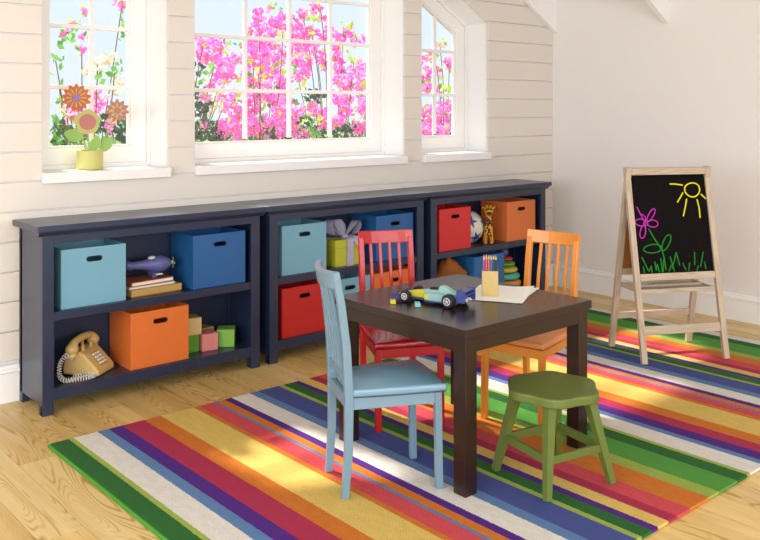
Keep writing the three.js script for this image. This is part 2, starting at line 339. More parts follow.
bin(1.398, 1.692, SH2, LB, 'light blue bin left of the toy airplane, upper left shelf');
bin(2.034, 2.324, SH2, BL, 'blue bin right of the toy airplane, upper left shelf');
bin(1.716, 2.008, SH1, OR, 'orange bin between the phone and the toy blocks');
bin(2.546, 2.834, SH2, LB, 'light blue bin left of the gift box');
bin(3.19, 3.478, SH2, BL, 'blue bin right of the gift box, behind the red chair');
bin(2.546, 2.836, SH1, RD, 'red bin on the bottom shelf behind the blue chair');
bin(2.852, 3.146, SH1, LB, 'light blue bin between red and orange bins, bottom shelf');
bin(3.176, 3.474, SH1, OR, 'orange bin on the bottom shelf behind the red chair');
bin(3.694, 3.972, SH2, 0xcf2a2c, 'red bin left of the soccer ball');
bin(4.318, 4.606, SH2, 0xe57a3e, 'orange bin right of the toy giraffe');
bin(4.004, 4.286, SH1, 0x2a6ba5, 'blue bin on the bottom shelf beside stacking rings');

// ------------------------------------------------------------------ table
const TH = 0.572;
{
  const o = thing('play_table', 'square dark brown wooden play table on the striped rug', 'table', [2.4225, RT, -2.307]), s = 0.35, t = TH - RT;
  part('tabletop', rb(0.70, 0.032, 0.70, 0, t - 0.016, 0, 0.003, 2), M.table, o);
  for (const a of [-1, 1]) for (const b of [-1, 1]) part('leg', rb(0.056, t - 0.032, 0.056, a * (s - 0.04), (t - 0.032) / 2 + 0.0003, b * (s - 0.04), 0.002), M.table, o);
  for (const a of [-1, 1]) {
    part('apron', rb(0.585, 0.052, 0.024, 0, t - 0.058, a * (s - 0.025), 0.002), M.table, o);
    part('apron', rb(0.024, 0.052, 0.585, a * (s - 0.025), t - 0.058, 0, 0.002), M.table, o);
  }
}

// ------------------------------------------------------------------ chairs
function cushion(wf, wb, d, h, rise) {            // padded seat, rounded at the edges; front is +z
  const N = 18, P = [], I = [];
  for (let j = 0; j <= N; j++) for (let i = 0; i <= N; i++) {
    const a = (i / N) * 2 - 1, b = (j / N) * 2 - 1, e = (q) => Math.sign(q) * Math.sin((Math.abs(q) ** 0.9) * Math.PI / 2), u = e(a), v = e(b);
    const edge = Math.max(Math.abs(a), Math.abs(b)), w = (wb + ((v + 1) / 2) * (wf - wb)) / 2, cr = 1 - 0.035 * (u * u * v * v);
    const roll = edge > 0.82 ? 1 - ((edge - 0.82) / 0.18) ** 2 : 1;
    P.push(u * w * cr, h * (0.35 + 0.65 * roll) + rise * (1 - u * u) * (1 - v * v), v * (d / 2) * cr);
  }
  const n = N + 1;
  for (let j = 0; j < N; j++) for (let i = 0; i < N; i++) { const k = j * n + i; I.push(k, k + n, k + 1, k + 1, k + n, k + n + 1); }
  const rim = []; for (let i = 0; i < N; i++) rim.push(i); for (let j = 0; j < N; j++) rim.push(j * n + N); for (let i = N; i > 0; i--) rim.push(N * n + i); for (let j = N; j > 0; j--) rim.push(j * n);
  const b0 = P.length / 3; rim.forEach((k) => P.push(P[k * 3] * 0.985, 0, P[k * 3 + 2] * 0.985));
  rim.forEach((k, q) => { const q2 = (q + 1) % rim.length; I.push(rim[q], rim[q2], b0 + q, rim[q2], b0 + q2, b0 + q); });
  const c = P.length / 3; P.push(0, 0, 0); rim.forEach((k, q) => I.push(c, b0 + q, b0 + (q + 1) % rim.length));
  const g = new THREE.BufferGeometry().setAttribute('position', new THREE.Float32BufferAttribute(P, 3)); g.setIndex(I);
  g.setAttribute('uv', new THREE.Float32BufferAttribute(new Float32Array((P.length / 3) * 2), 2)); g.computeVertexNormals();
  return g;
}
function makeChair(frame, pad) {
  const o = new THREE.Group();
  const FX = 0.133, RX = 0.113, LT = 0.024;
  for (const s of [-1, 1]) {
    part('front_leg', bar(V3(s * FX, 0.0005, 0.162), V3(s * FX, 0.33, 0.156), LT, LT), frame, o);
    // rear leg runs up into the leaning back post
    const out = [[-0.176, 0.0005], [-0.152, 0.0005], [-0.139, 0.15], [-0.136, 0.33], [-0.146, 0.5], [-0.164, 0.64], [-0.18, 0.722], [-0.203, 0.722], [-0.19, 0.64], [-0.174, 0.5], [-0.166, 0.33], [-0.166, 0.15]];
    part('rear_leg', extr(poly(out), 0.023, 0.002).rotateY(-Math.PI / 2).translate(s * RX + 0.0115, 0, 0), frame, o);
    part('seat_rail', bar(V3(s * 0.13, 0.312, 0.15), V3(s * 0.111, 0.312, -0.14), 0.018, 0.042), frame, o);
  }
  part('seat_rail', rb(0.245, 0.042, 0.018, 0, 0.312, 0.158, 0.002), frame, o);
  part('seat_rail', rb(0.216, 0.042, 0.018, 0, 0.312, -0.15, 0.002), frame, o);
  part('seat_cushion', cushion(0.318, 0.268, 0.335, 0.026, 0.022).translate(0, 0.333, 0.022), pad, o);
  // top rail, hollow towards the sitter
  const arc = (R, a) => { const q = []; for (let i = 0; i <= 8; i++) { const x = (i / 4 - 1) * a; q.push([x, -0.028 * (1 - (x / a) ** 2)]); } return q; };
  const A = arc(0, 0.1235), s = poly([...A.map(([x, z]) => [x, z + 0.011]), ...A.reverse().map(([x, z]) => [x, z - 0.011])]);
  part('top_rail', extr(s, 0.056, 0.003).rotateX(Math.PI / 2).rotateX(-0.19).translate(0, 0.752, -0.197), frame, o);
  part('back_rail', rb(0.206, 0.026, 0.018, 0, 0.395, -0.156, 0.002), frame, o);
  for (const x of [-0.065, -0.0217, 0.0217, 0.065]) part('slat', [bar(V3(x, 0.4, -0.157), V3(x, 0.56, -0.172 - 0.006), 0.013, 0.011), bar(V3(x, 0.555, -0.1775), V3(x, 0.705, -0.207), 0.013, 0.011)], frame, o);
  return o;
}
function placeChair(x, z, turn, frame, pad, label) {
  const o = makeChair(frame, pad); o.name = numbered('chair'); o.position.set(x, RT, z); o.rotation.y = turn; scene.add(o);
  return tag(o, label, 'chair', 'painted chairs round the play table');
}
const R = (d) => (d * Math.PI) / 180;
placeChair(1.98, -2.27, R(66.3), pm(0x7391a2, 0.36, { clearcoat: 0.2 }), pm(0x6f95ab, 0.26, { clearcoat: 0.35, clearcoatRoughness: 0.25 }), 'light blue chair seen from its back side, nearest the left');
{ const a = R(25), f = [-Math.sin(a), Math.cos(a)], l = [Math.cos(a), Math.sin(a)];      // red chair behind the table
  placeChair(2.252 + 0.133 * l[0] - 0.162 * f[0], -2.604 + 0.133 * l[1] - 0.162 * f[1], Math.atan2(f[0], f[1]), pm(0xb8161b, 0.34, { clearcoat: 0.2 }), pm(0xa80f16, 0.22, { clearcoat: 0.4, clearcoatRoughness: 0.2 }), 'red chair standing behind the table'); }
{ const a = R(10), f = [-Math.cos(a), Math.sin(a)], l = [Math.sin(a), Math.cos(a)];      // orange chair on the right
  placeChair(2.689 + 0.133 * l[0] - 0.162 * f[0], -2.432 + 0.133 * l[1] - 0.162 * f[1], Math.atan2(f[0], f[1]), pm(0xdf8a2b, 0.36, { clearcoat: 0.2 }), pm(0xd98440, 0.3, { clearcoat: 0.25, clearcoatRoughness: 0.3 }), 'orange chair at the right side of the table'); }

// ------------------------------------------------------------------ stool
{
  const m = pm(0x62712f, 0.45), o = thing('scalloped_stool', 'olive green wooden stool with scalloped round seat', 'stool', [2.431, RT, -1.88], -R(12.2));
  const s = new THREE.Shape();
  for (let i = 0; i <= 120; i++) { const a = (i / 120) * Math.PI * 2, r = 0.155 * (1 + 0.055 * Math.cos(6 * a + 0.6)); i ? s.lineTo(r * Math.cos(a), r * Math.sin(a)) : s.moveTo(r * Math.cos(a), r * Math.sin(a)); }
  part('seat', new THREE.ExtrudeGeometry(s, { depth: 0.018, bevelEnabled: true, bevelThickness: 0.007, bevelSize: 0.006, bevelOffset: -0.003, bevelSegments: 3 }).rotateX(-Math.PI / 2).translate(0, 0.302, 0), m, o);
  const legAt = (a, b, y) => { const k = 0.142 - (y / 0.3) * 0.056; return V3(a * k, y, b * k); };
  for (const a of [-1, 1]) for (const b of [-1, 1]) {
    const g = cyl(0.0235, 0.0155, 0.3, 4).rotateY(Math.PI / 4).toNonIndexed(); g.computeVertexNormals();
    const d = legAt(a, b, 0.298).sub(legAt(a, b, 0.0005));
    part('leg', g.applyQuaternion(new THREE.Quaternion().setFromUnitVectors(V3(0, 1, 0), d.clone().normalize())).translate(...legAt(a, b, 0.1505).toArray()), m, o);
  }
  for (const [a, b, c, d] of [[-1, -1, 1, -1], [1, -1, 1, 1], [1, 1, -1, 1], [-1, 1, -1, -1]]) {
    const p = legAt(a, b, 0.125), q = legAt(c, d, 0.125), g = rb(Math.abs(q.x - p.x) > 0.1 ? Math.abs(q.x - p.x) : 0.014, 0.028, Math.abs(q.z - p.z) > 0.1 ? Math.abs(q.z - p.z) : 0.014, (p.x + q.x) / 2, 0.125, (p.z + q.z) / 2, 0.002);
    part('stretcher', g, m, o);
  }
}

// ------------------------------------------------------------------ easel
{
  const H = 0.985, HD = 0.185, W = 0.46, o = thing('chalkboard_easel', 'wooden A-frame easel with a chalk drawing on its blackboard', 'easel', [4.1355, RT, -2.445], -R(28.3)), len = Math.hypot(H, HD), lean = Math.atan2(HD, H);
  const chalk = (() => {
    const c = document.createElement('canvas'), K = 3; c.width = 300 * K; c.height = 400 * K; const x = c.getContext('2d');
    x.fillStyle = '#130e10'; x.fillRect(0, 0, c.width, c.height);
    // strokes in fractions of the board
    const U = (px, py) => { const v = (py - 157) / (558 - 157); return [((px - (248 + 32 * v)) / (297 + 5 * v)) * c.width, v * c.height]; };
    const line = (pts, col, w = 15) => { x.strokeStyle = col; x.lineWidth = w; x.lineCap = x.lineJoin = 'round'; x.beginPath(); pts.forEach((p, i) => { const q = U(...p); i ? x.lineTo(...q) : x.moveTo(...q); }); x.stroke(); };
    const loop = (cx, cy, rx, ry, t, col, w) => line(Array.from({ length: 25 }, (_, i) => { const a = (i / 24) * Math.PI * 2, p = rx * Math.cos(a), q = ry * Math.sin(a) * (1 + 0.1 * Math.cos(a)); return [cx + p * Math.cos(t) - q * Math.sin(t), cy + p * Math.sin(t) + q * Math.cos(t)]; }), col, w);
    const Y = '#e9e024', P = '#c735b4', G = '#1f8f2a';
    loop(497, 224, 31, 29, 0.3, Y, 17); line([[408, 198], [430, 199], [457, 204]], Y, 17); line([[459, 236], [450, 252], [437, 273]], Y, 17); line([[474, 263], [468, 295], [460, 330]], Y, 17); line([[517, 266], [525, 300], [528, 339]], Y, 17); line([[534, 244], [552, 262]], Y, 17);
    line([[274, 290], [284, 312], [300, 345]], P, 14); loop(329, 324, 29, 10, -1.05, P, 13); loop(335, 358, 22, 14, 0.15, P, 13); loop(286, 352, 20, 14, 0.2, P, 13); loop(296, 390, 26, 11, 1.75, P, 13); loop(307, 357, 8, 8, 0, P, 13); line([[292, 318], [306, 330], [308, 350]], P, 13);
    line([[320, 380], [345, 425], [372, 466], [380, 500], [386, 545]], G, 14); loop(334, 459, 36, 17, -0.05, G, 13); loop(389, 437, 34, 13, -1.15, G, 13);
    for (const s of [[[291, 492], [302, 515], [314, 542]], [[318, 548], [328, 528], [330, 552]], [[342, 512], [347, 545], [352, 522], [360, 552]], [[366, 500], [372, 552]], [[378, 505], [374, 552]], [[404, 495], [420, 552]], [[412, 540], [428, 478]], [[428, 478], [442, 530]], [[398, 552], [408, 528]], [[455, 522], [466, 548]], [[478, 552], [482, 522]], [[503, 480], [503, 530]], [[527, 538], [538, 482]], [[543, 520], [549, 548]], [[512, 552], [517, 536]], [[300, 552], [296, 530]]]) line(s, G, 13);
    const id = x.getImageData(0, 0, c.width, c.height);                       // broken chalk grain
    for (let i = 0; i < id.data.length; i += 4) { const k = 0.86 + 0.2 * rnd(); for (let q = 0; q < 3; q++) id.data[i + q] *= k; }
    x.putImageData(id, 0, 0);
    const t = new THREE.CanvasTexture(c); t.colorSpace = THREE.SRGBColorSpace; return t;
  })();
  const wood = (g, gr) => boxUV(g, gr);
  for (const side of [1, -1]) {
    const f = new THREE.Group(); f.name = side > 0 ? 'front_frame' : 'rear_frame'; o.add(f);
    f.position.set(0, 0.0045, side * HD); f.rotation.x = -side * lean; if (side < 0) f.rotation.order = 'XYZ';
    for (const s of [-1, 1]) part('leg', wood(rb(0.031, len - 0.006, 0.022, s * (W / 2 + 0.002), len / 2, -side * 0.012, 0.002), 'y'), M.easel, f);
    part('rail', wood(rb(W - 0.03, 0.036, 0.02, 0, len - 0.024, -side * 0.012, 0.002), 'x'), M.easel, f);
    part('rail', wood(rb(W - 0.03, 0.036, 0.02, 0, 0.43, -side * 0.012, 0.002), 'x'), M.easel, f);
    part('crossbar', wood(rb(W - 0.03, side > 0 ? 0.044 : 0.036, 0.014, 0, side > 0 ? 0.165 : 0.18, -side * 0.012, 0.002), 'x'), M.easel, f);
    const bw = W - 0.03, bh = len - 0.042 - 0.448;
    const ph = side > 0 ? bh : bh - 0.1, panel = bx(bw, ph, 0.008, 0, 0.448 + ph / 2, -side * 0.014);
    if (side > 0) { part('board_backing', panel, M.black, f); part('chalkboard', new THREE.PlaneGeometry(bw, bh).translate(0, 0.448 + bh / 2, -0.0096), pm(0xffffff, 0.9, { map: chalk, specularIntensity: 0.25 }), f, 'black board with chalk sun, flower and grass'); }
    else part('panel', wood(panel, 'y'), pm(0xd29a55, 0.6, { map: rep(easelTex, 4, 1) }), f, 'honey coloured wood panel');
  }
  // tray between the two frames
  const ty = 0.35, hz = HD * (1 - ty / H) - 0.014;
  part('tray', [wood(bx(W - 0.05, 0.008, 0.11, 0, ty, hz - 0.055), 'x'), wood(rb(W - 0.035, 0.022, 0.012, 0, ty + 0.005, hz - 0.004, 0.002), 'x'), wood(bx(W - 0.05, 0.02, 0.008, 0, ty + 0.006, hz - 0.11), 'x')], M.easel, o);
  part('tray', [wood(bx(W - 0.05, 0.008, 0.09, 0, ty, -hz + 0.045), 'x'), wood(rb(W - 0.035, 0.02, 0.012, 0, ty + 0.004, -hz + 0.004, 0.002), 'x')], M.easel, o);
  for (const s of [-1, 1]) part('brace', wood(rb(0.012, 0.022, 2 * hz, s * (W / 2 - 0.022), ty + 0.002, 0, 0.002), 'z'), M.easel, o);
}

// ------------------------------------------------------------------ things on the table
{ // toy racing car, nose along +z of its own axes
  const o = thing('toy_racing_car', 'toy racing car in yellow, pale teal and blue on the table', 'toy car', [2.288, TH + 0.0005, -2.328], R(196.3));
  const Y = pm(0xd9cf3a, 0.35), T = pm(0x93bcba, 0.35), B = pm(0x3a4788, 0.35), K = pm(0x17181a, 0.7), S = pm(0xd7d9da, 0.35);
  const prof = (pts, w, x = 0, b = 0.002) => extr(poly(pts), w, b).rotateY(-Math.PI / 2).translate(w / 2 + x, 0, 0); // (z, y) outline, width across x
  part('floor_pan', [rb(0.052, 0.006, 0.2, 0, 0.011, -0.005, 0.002), rb(0.085, 0.006, 0.1, 0, 0.011, -0.035, 0.002)], B, o);
  part('nose', prof([[0.02, 0.014], [0.138, 0.014], [0.145, 0.018], [0.138, 0.024], [0.085, 0.036], [0.02, 0.046]].map(([a, b]) => [a, b]), 0.03), Y, o);
  part('cockpit', [prof([[-0.035, 0.014], [0.03, 0.014], [0.03, 0.046], [0.0, 0.05], [-0.035, 0.05]], 0.04)], T, o);
  part('cockpit_rim', new THREE.TorusGeometry(0.014, 0.004, 8, 20).rotateX(Math.PI / 2).translate(0, 0.051, -0.004), K, o);
  part('engine_cover', prof([[-0.125, 0.016], [-0.03, 0.016], [-0.03, 0.056], [-0.036, 0.066], [-0.05, 0.066], [-0.1, 0.046], [-0.125, 0.04]], 0.03), T, o);
  for (const s of [-1, 1]) {
    part('side_pod', prof([[-0.085, 0.014], [0.015, 0.014], [0.02, 0.03], [0.01, 0.04], [-0.05, 0.042], [-0.085, 0.034]], 0.024, s * 0.032), T, o);
    part('pod_stripe', rb(0.003, 0.02, 0.016, s * 0.0445, 0.028, 0.004, 0.001), Y, o, 'yellow stripe');
    part('front_wing', [rb(0.045, 0.005, 0.03, s * 0.03, 0.012, 0.134, 0.0015), rb(0.003, 0.02, 0.034, s * 0.052, 0.018, 0.134, 0.001)], B, o);
  }
  for (const [z, r, w, sx] of [[0.092, 0.0215, 0.022, 0.05], [-0.094, 0.0245, 0.03, 0.053]]) {
    part('axle', cyl(0.0035, 0.0035, 2 * sx, 8).rotateZ(Math.PI / 2).translate(0, r, z), K, o);
    for (const s of [-1, 1]) {
      const wheel = part('wheel', lathe([[0.004, -w / 2], [r * 0.6, -w / 2], [r * 0.9, -w / 2], [r, -w * 0.36], [r, w * 0.36], [r * 0.9, w / 2], [r * 0.6, w / 2], [0.004, w / 2]], 28).rotateZ(Math.PI / 2).translate(s * sx, r, z), K, o);
      const hub = [new THREE.TorusGeometry(r * 0.52, 0.0016, 6, 24)];
      for (let i = 0; i < 5; i++) hub.push(bx(0.0022, r * 0.5, 0.002, 0, r * 0.25, 0).rotateZ((i / 5) * Math.PI * 2));
      part('hub', merged(hub).rotateY(Math.PI / 2).translate(s * (sx + w / 2 + 0.0008), r, z), S, wheel);
    }
  }
  part('rear_wing', [rb(0.082, 0.005, 0.028, 0, 0.06, -0.138, 0.0015), rb(0.082, 0.005, 0.02, 0, 0.045, -0.142, 0.0015), ...[-1, 1].map((s) => rb(0.004, 0.046, 0.036, s * 0.042, 0.042, -0.138, 0.0015)), rb(0.012, 0.04, 0.02, 0, 0.034, -0.13, 0.002)], B, o);
  part('exhaust', [-1, 1].map((s) => cyl(0.006, 0.006, 0.03, 12).rotateX(Math.PI / 2).translate(s * 0.014, 0.026, -0.135)), S, o);
}
function brick(name, x, z, turn, color, n, label) {
  const o = thing(name, label, 'toy brick', [x, TH + 0.0005, z], turn), m = pm(color, 0.35), L = 0.011 * n;
  part('block', rb(L, 0.012, 0.02, 0, 0.006, 0, 0.0008), m, o);
  for (let i = 0; i < n; i++) for (const s of [-1, 1]) part('stud', cyl(0.0032, 0.0032, 0.003, 10).translate((i - (n - 1) / 2) * 0.011, 0.0134, s * 0.0052), m, o);
}
brick('toy_brick', 2.158, -2.412, R(55), 0xd8c93a, 2, 'small yellow toy brick beside the car nose');
brick('toy_brick', 2.196, -2.318, R(52), 0x86c3c0, 3, 'small pale teal toy brick beside the car');
{ // two loose sheets, one corner of each lifting
  for (const [x, z, t, y, lift, label] of [[2.598, -2.262, R(21.9), 0.0006, 0.006, 'lower white paper sheet under the pencil box'], [2.585, -2.255, R(30), 0.0022, 0.01, 'upper white paper sheet under the pencil box']]) {
    const g = new THREE.PlaneGeometry(0.29, 0.225, 14, 12).rotateX(-Math.PI / 2), p = g.attributes.position;
    for (let i = 0; i < p.count; i++) { const k = Math.max(0, (p.getX(i) / 0.145 + p.getZ(i) / 0.1125) / 2 - 0.35) / 0.65; p.setY(i, lift * k * k); }
    g.computeVertexNormals();
    solo('paper_sheet', g, M.paper, label, 'paper', [x, TH + y, z], t, 'paper sheets on the table');
  }
}
{ // kraft box of colour pencils
  const o = thing('pencil_box', 'tan cardboard box holding upright colour pencils', 'pencil box', [2.533, TH + 0.0032, -2.262], R(-46)), m = pm(0xc7ac70, 0.8, { bumpMap: rep(fineTex, 1, 1), bumpScale: 0.0003 }), w = 0.06, d = 0.042, h = 0.097;
  for (const s of [-1, 1]) { part('wall', rb(w, h, 0.002, 0, h / 2, s * (d / 2), 0.0008), m, o); part('wall', rb(0.002, h, d, s * (w / 2), h / 2, 0, 0.0008), m, o); }
  part('bottom', bx(w, 0.002, d, 0, 0.001, 0), m, o);
  const tip = pm(0xe0b98a, 0.7), cols = [['violet', 0xa24a9a], ['pink', 0xd4557c], ['orange', 0xe06a2c], ['sky blue', 0x2d79b5], ['dark blue', 0x1f4a7a], ['black', 0x26262b], ['yellow', 0xd9b23c], ['tan', 0xc59a62], ['green', 0x3f8a4b], ['red', 0xb92b2b], ['white', 0xe6e0d6], ['teal', 0x2b8f8a]];
  const place = ['front left corner', 'front row, second', 'front row, third', 'front row, fourth', 'front row, fifth', 'front right corner'];
  cols.forEach(([n, c], i) => {
    const row = i < 6 ? 1 : -1, x = ((i % 6) - 2.5) * 0.0092, z = row * 0.009, H = 0.137 + 0.004 * ((i * 7) % 5) / 4, pt = thing('colour_pencil', `${n} colour pencil standing upright in the cardboard box`, 'pencil', [0, 0, 0], 0, 'colour pencils in the box');
    const q = V3(x, 0.0025, z).applyAxisAngle(V3(0, 1, 0), R(-46)); pt.position.set(2.533 + q.x, TH + 0.0035 + 0.0022, -2.262 + q.z); pt.rotation.y = i;
    const mc = pm(c, 0.4);
    part('barrel', cyl(0.0037, 0.0037, H, 6).translate(0, H / 2, 0), mc, pt);
    part('sharpened_tip', cyl(0.0011, 0.0037, 0.012, 10).translate(0, H + 0.006, 0), tip, pt);
    part('lead', cyl(0.0002, 0.0011, 0.004, 8).translate(0, H + 0.014, 0), mc, pt);
  });
}

// ------------------------------------------------------------------ things on the shelves
{ // two books and a box-like album under the toy airplane
  const book = (x, z, turn, y, w, h, d, cover, label) => {
    const o = thing('book', label, 'book', [x, y, z], turn, 'books under the toy airplane'), c = pm(cover, 0.55);
    part('pages', bx(w - 0.006, h - 0.006, d - 0.006, 0.001, h / 2, 0), pm(0xe6dccb, 0.9), o);
    part('cover', [rb(w, 0.003, d, 0, 0.0015, 0, 0.001), rb(w, 0.003, d, 0, h - 0.0015, 0, 0.001), rb(0.003, h, d, -w / 2 + 0.0015, h / 2, 0, 0.001)], c, o);
  };
  const box = thing('flat_box', 'flat tan box lying under two books', 'box', [1.855, SH2 + 0.0005, -3.815], R(3));
  part('lid', rb(0.262, 0.03, 0.165, 0, 0.019, 0, 0.002), pm(0xb99350, 0.6), box);
  part('tray', rb(0.256, 0.02, 0.16, 0, 0.01, 0, 0.001), pm(0xa37c40, 0.6), box);
  book(1.838, -3.818, R(2), SH2 + 0.035, 0.235, 0.012, 0.15, 0xb9b0a4, 'thin grey book between tan box and brown book');
  book(1.838, -3.82, R(6), SH2 + 0.0475, 0.225, 0.02, 0.145, 0x9c5226, 'brown book on top of the pile');
}
{ // toy airplane, nose along +x
  const o = thing('toy_airplane', 'purple blue toy airplane resting on the books', 'toy plane', [1.842, SH2 + 0.0685, -3.815], R(-8)), P = pm(0x5b5d92, 0.45), W = pm(0xd5d2cf, 0.5);
  const body = sdf((x, y, z) => {
    let d = smin(ell(x, y, z, [0.07, 0.06, 0], [0.055, 0.034, 0.034]), cap(x, y, z, [0.06, 0.058, 0], [-0.08, 0.062, 0], 0.03, 0.016), 0.03);
    d = smin(d, cap(x, y, z, [-0.08, 0.062, 0], [-0.125, 0.1, 0], 0.016, 0.006), 0.02);
    return d;
  }, [0, 0.06, 0], 0.15, 56);
  part('fuselage', body, P, o);
  const wing = (y, s) => extr(poly([[-0.012, -0.085], [0.0, -0.092], [0.022, -0.085], [0.034, 0], [0.022, 0.085], [0, 0.092], [-0.012, 0.085], [-0.018, 0]]), 0.008, 0.003).rotateX(Math.PI / 2).translate(0.03, y, 0);
  part('lower_wing', wing(0.03), P, o);
  for (const s of [-1, 1]) { part('wing_tip', rb(0.032, 0.007, 0.014, 0.035, 0.0265, s * 0.086, 0.003), W, o, 'off-white wing tip'); part('wheel', cyl(0.012, 0.012, 0.012, 16).rotateX(Math.PI / 2).translate(0.03, 0.0122, s * 0.03), pm(0x4a4c86, 0.5), o); part('wheel_strut', bar(V3(0.03, 0.012, s * 0.024), V3(0.03, 0.034, s * 0.024), 0.006, 0.006), P, o); }
  part('cockpit_window', ell2(0.022, 0.012, 0.018).translate(0.03, 0.088, 0), W, o);
  part('tail_wing', extr(poly([[-0.018, -0.045], [0.012, -0.03], [0.016, 0.03], [-0.018, 0.045]]), 0.006, 0.002).rotateX(Math.PI / 2).translate(-0.105, 0.08, 0), P, o);
  part('propeller_hub', cyl(0.004, 0.011, 0.014, 14).rotateZ(-Math.PI / 2).translate(0.13, 0.06, 0), pm(0xd8cf9a, 0.5), o);
  part('propeller', [rb(0.003, 0.052, 0.009, 0.132, 0.06, 0, 0.001), rb(0.003, 0.009, 0.052, 0.132, 0.06, 0, 0.001)], pm(0x8f9a4a, 0.5), o);
}
function ell2(a, b, c) { return new THREE.SphereGeometry(1, 16, 12).scale(a, b, c); }
{ // push-button telephone, front along +z
  const o = thing('telephone', 'tan push-button desk telephone on the lower left shelf', 'telephone', [1.563, SH1 + 0.0005, -3.822], R(38)), T = pm(0xcfae6e, 0.4), D = pm(0x7c6234, 0.5);
  const prof = poly([[-0.08, 0.004], [0.088, 0.004], [0.092, 0.012], [0.088, 0.03], [0.02, 0.098], [-0.005, 0.108], [-0.05, 0.108], [-0.07, 0.095], [-0.084, 0.03]]);
  part('body', extr(prof, 0.15, 0.008).rotateY(-Math.PI / 2).translate(0.075, 0, 0), T, o);
  for (const s of [-1, 1]) for (const z of [-0.048, -0.004]) part('cradle_prong', rb(0.016, 0.028, 0.012, s * 0.035, 0.116, z, 0.004), T, o);
  const slope = Math.atan2(0.068, 0.068), kp = part('keypad', rb(0.07, 0.004, 0.074, 0, 0, 0, 0.0015), pm(0xb08c48, 0.5), o);
  kp.position.set(0, 0.0662, 0.0545); kp.rotation.x = slope;
  for (let r = 0; r < 4; r++) for (let c = 0; c < 3; c++) part('key', rb(0.013, 0.006, 0.011, (c - 1) * 0.02, 0.0045, (r - 1.5) * 0.0165, 0.0015), pm(0xe3ddd0, 0.4), kp);
  // handset across the cradle
  part('handset', sdf((x, y, z) => {
    let d = Math.max(cap(x, y, z, [-0.085, 0.142, 0], [0.085, 0.142, 0], 0.016, 0.016), -9);
    const up = 0.016 * (1 - (x / 0.1) ** 2);
    d = cap(x, y - up, z, [-0.075, 0.14, 0], [0.075, 0.14, 0], 0.0165, 0.0165);
    for (const s of [-1, 1]) d = smin(d, ell(x, y, z, [s * 0.09, 0.122, 0], [0.029, 0.026, 0.029]), 0.018);
    return d;
  }, [0, 0.14, 0], 0.135, 60).translate(0, 0.002, -0.026), T, o);
  for (const s of [-1, 1]) part('ear_cap', cyl(0.022, 0.024, 0.012, 20).translate(s * 0.091, 0.101, -0.026), T, o);
  // coiled cord: from the near end of the handset down to the shelf and round
  const path = new THREE.CatmullRomCurve3([V3(1.478, SH1 + 0.085, -3.792), V3(1.445, SH1 + 0.105, -3.775), V3(1.415, SH1 + 0.075, -3.765), V3(1.408, SH1 + 0.03, -3.75), V3(1.42, SH1 + 0.014, -3.725), V3(1.46, SH1 + 0.014, -3.705), V3(1.52, SH1 + 0.014, -3.70), V3(1.548, SH1 + 0.014, -3.715), V3(1.54, SH1 + 0.014, -3.74), V3(1.505, SH1 + 0.014, -3.748), V3(1.47, SH1 + 0.014, -3.755)]);
  const N = 36, S = 900, fr = path.computeFrenetFrames(S), pts = [];
  for (let i = 0; i <= S; i++) { const p = path.getPointAt(i / S), a = (i / S) * N * Math.PI * 2; pts.push(p.addScaledVector(fr.normals[i], 0.0095 * Math.cos(a)).addScaledVector(fr.binormals[i], 0.0095 * Math.sin(a))); }
  o.updateMatrixWorld(); part('coiled_cord', new THREE.TubeGeometry(new THREE.CatmullRomCurve3(pts), 1300, 0.0021, 5).applyMatrix4(o.matrixWorld.clone().invert()), pm(0xe4dcd2, 0.5), o, 'off-white coiled cord');
}
{ // wooden toy blocks
  const blk = (x, y, z, t, c, label, s = 0.084) => solo('toy_block', rb(s, s, s, 0, s / 2, 0, 0.003, 2), pm(c, 0.5), label, 'toy block', [x, y + 0.0004, z], t, 'toy blocks on the lower left shelf');
  blk(2.16, SH1, -3.80, R(-7), 0xd98580, 'pink toy block at the front');
  blk(2.27, SH1, -3.8, R(-36), 0x79b043, 'green toy block standing apart on the right', 0.088);
  blk(2.066, SH1, -3.826, R(4), 0x5f9a2e, 'green toy block under a tan block');
  blk(2.082, SH1 + 0.0845, -3.824, R(-8), 0xd2b579, 'tan toy block on top of a green block');
  blk(2.188, SH1, -3.9, R(5), 0xb8935a, 'tan toy block half hidden behind the pink one', 0.088);
}
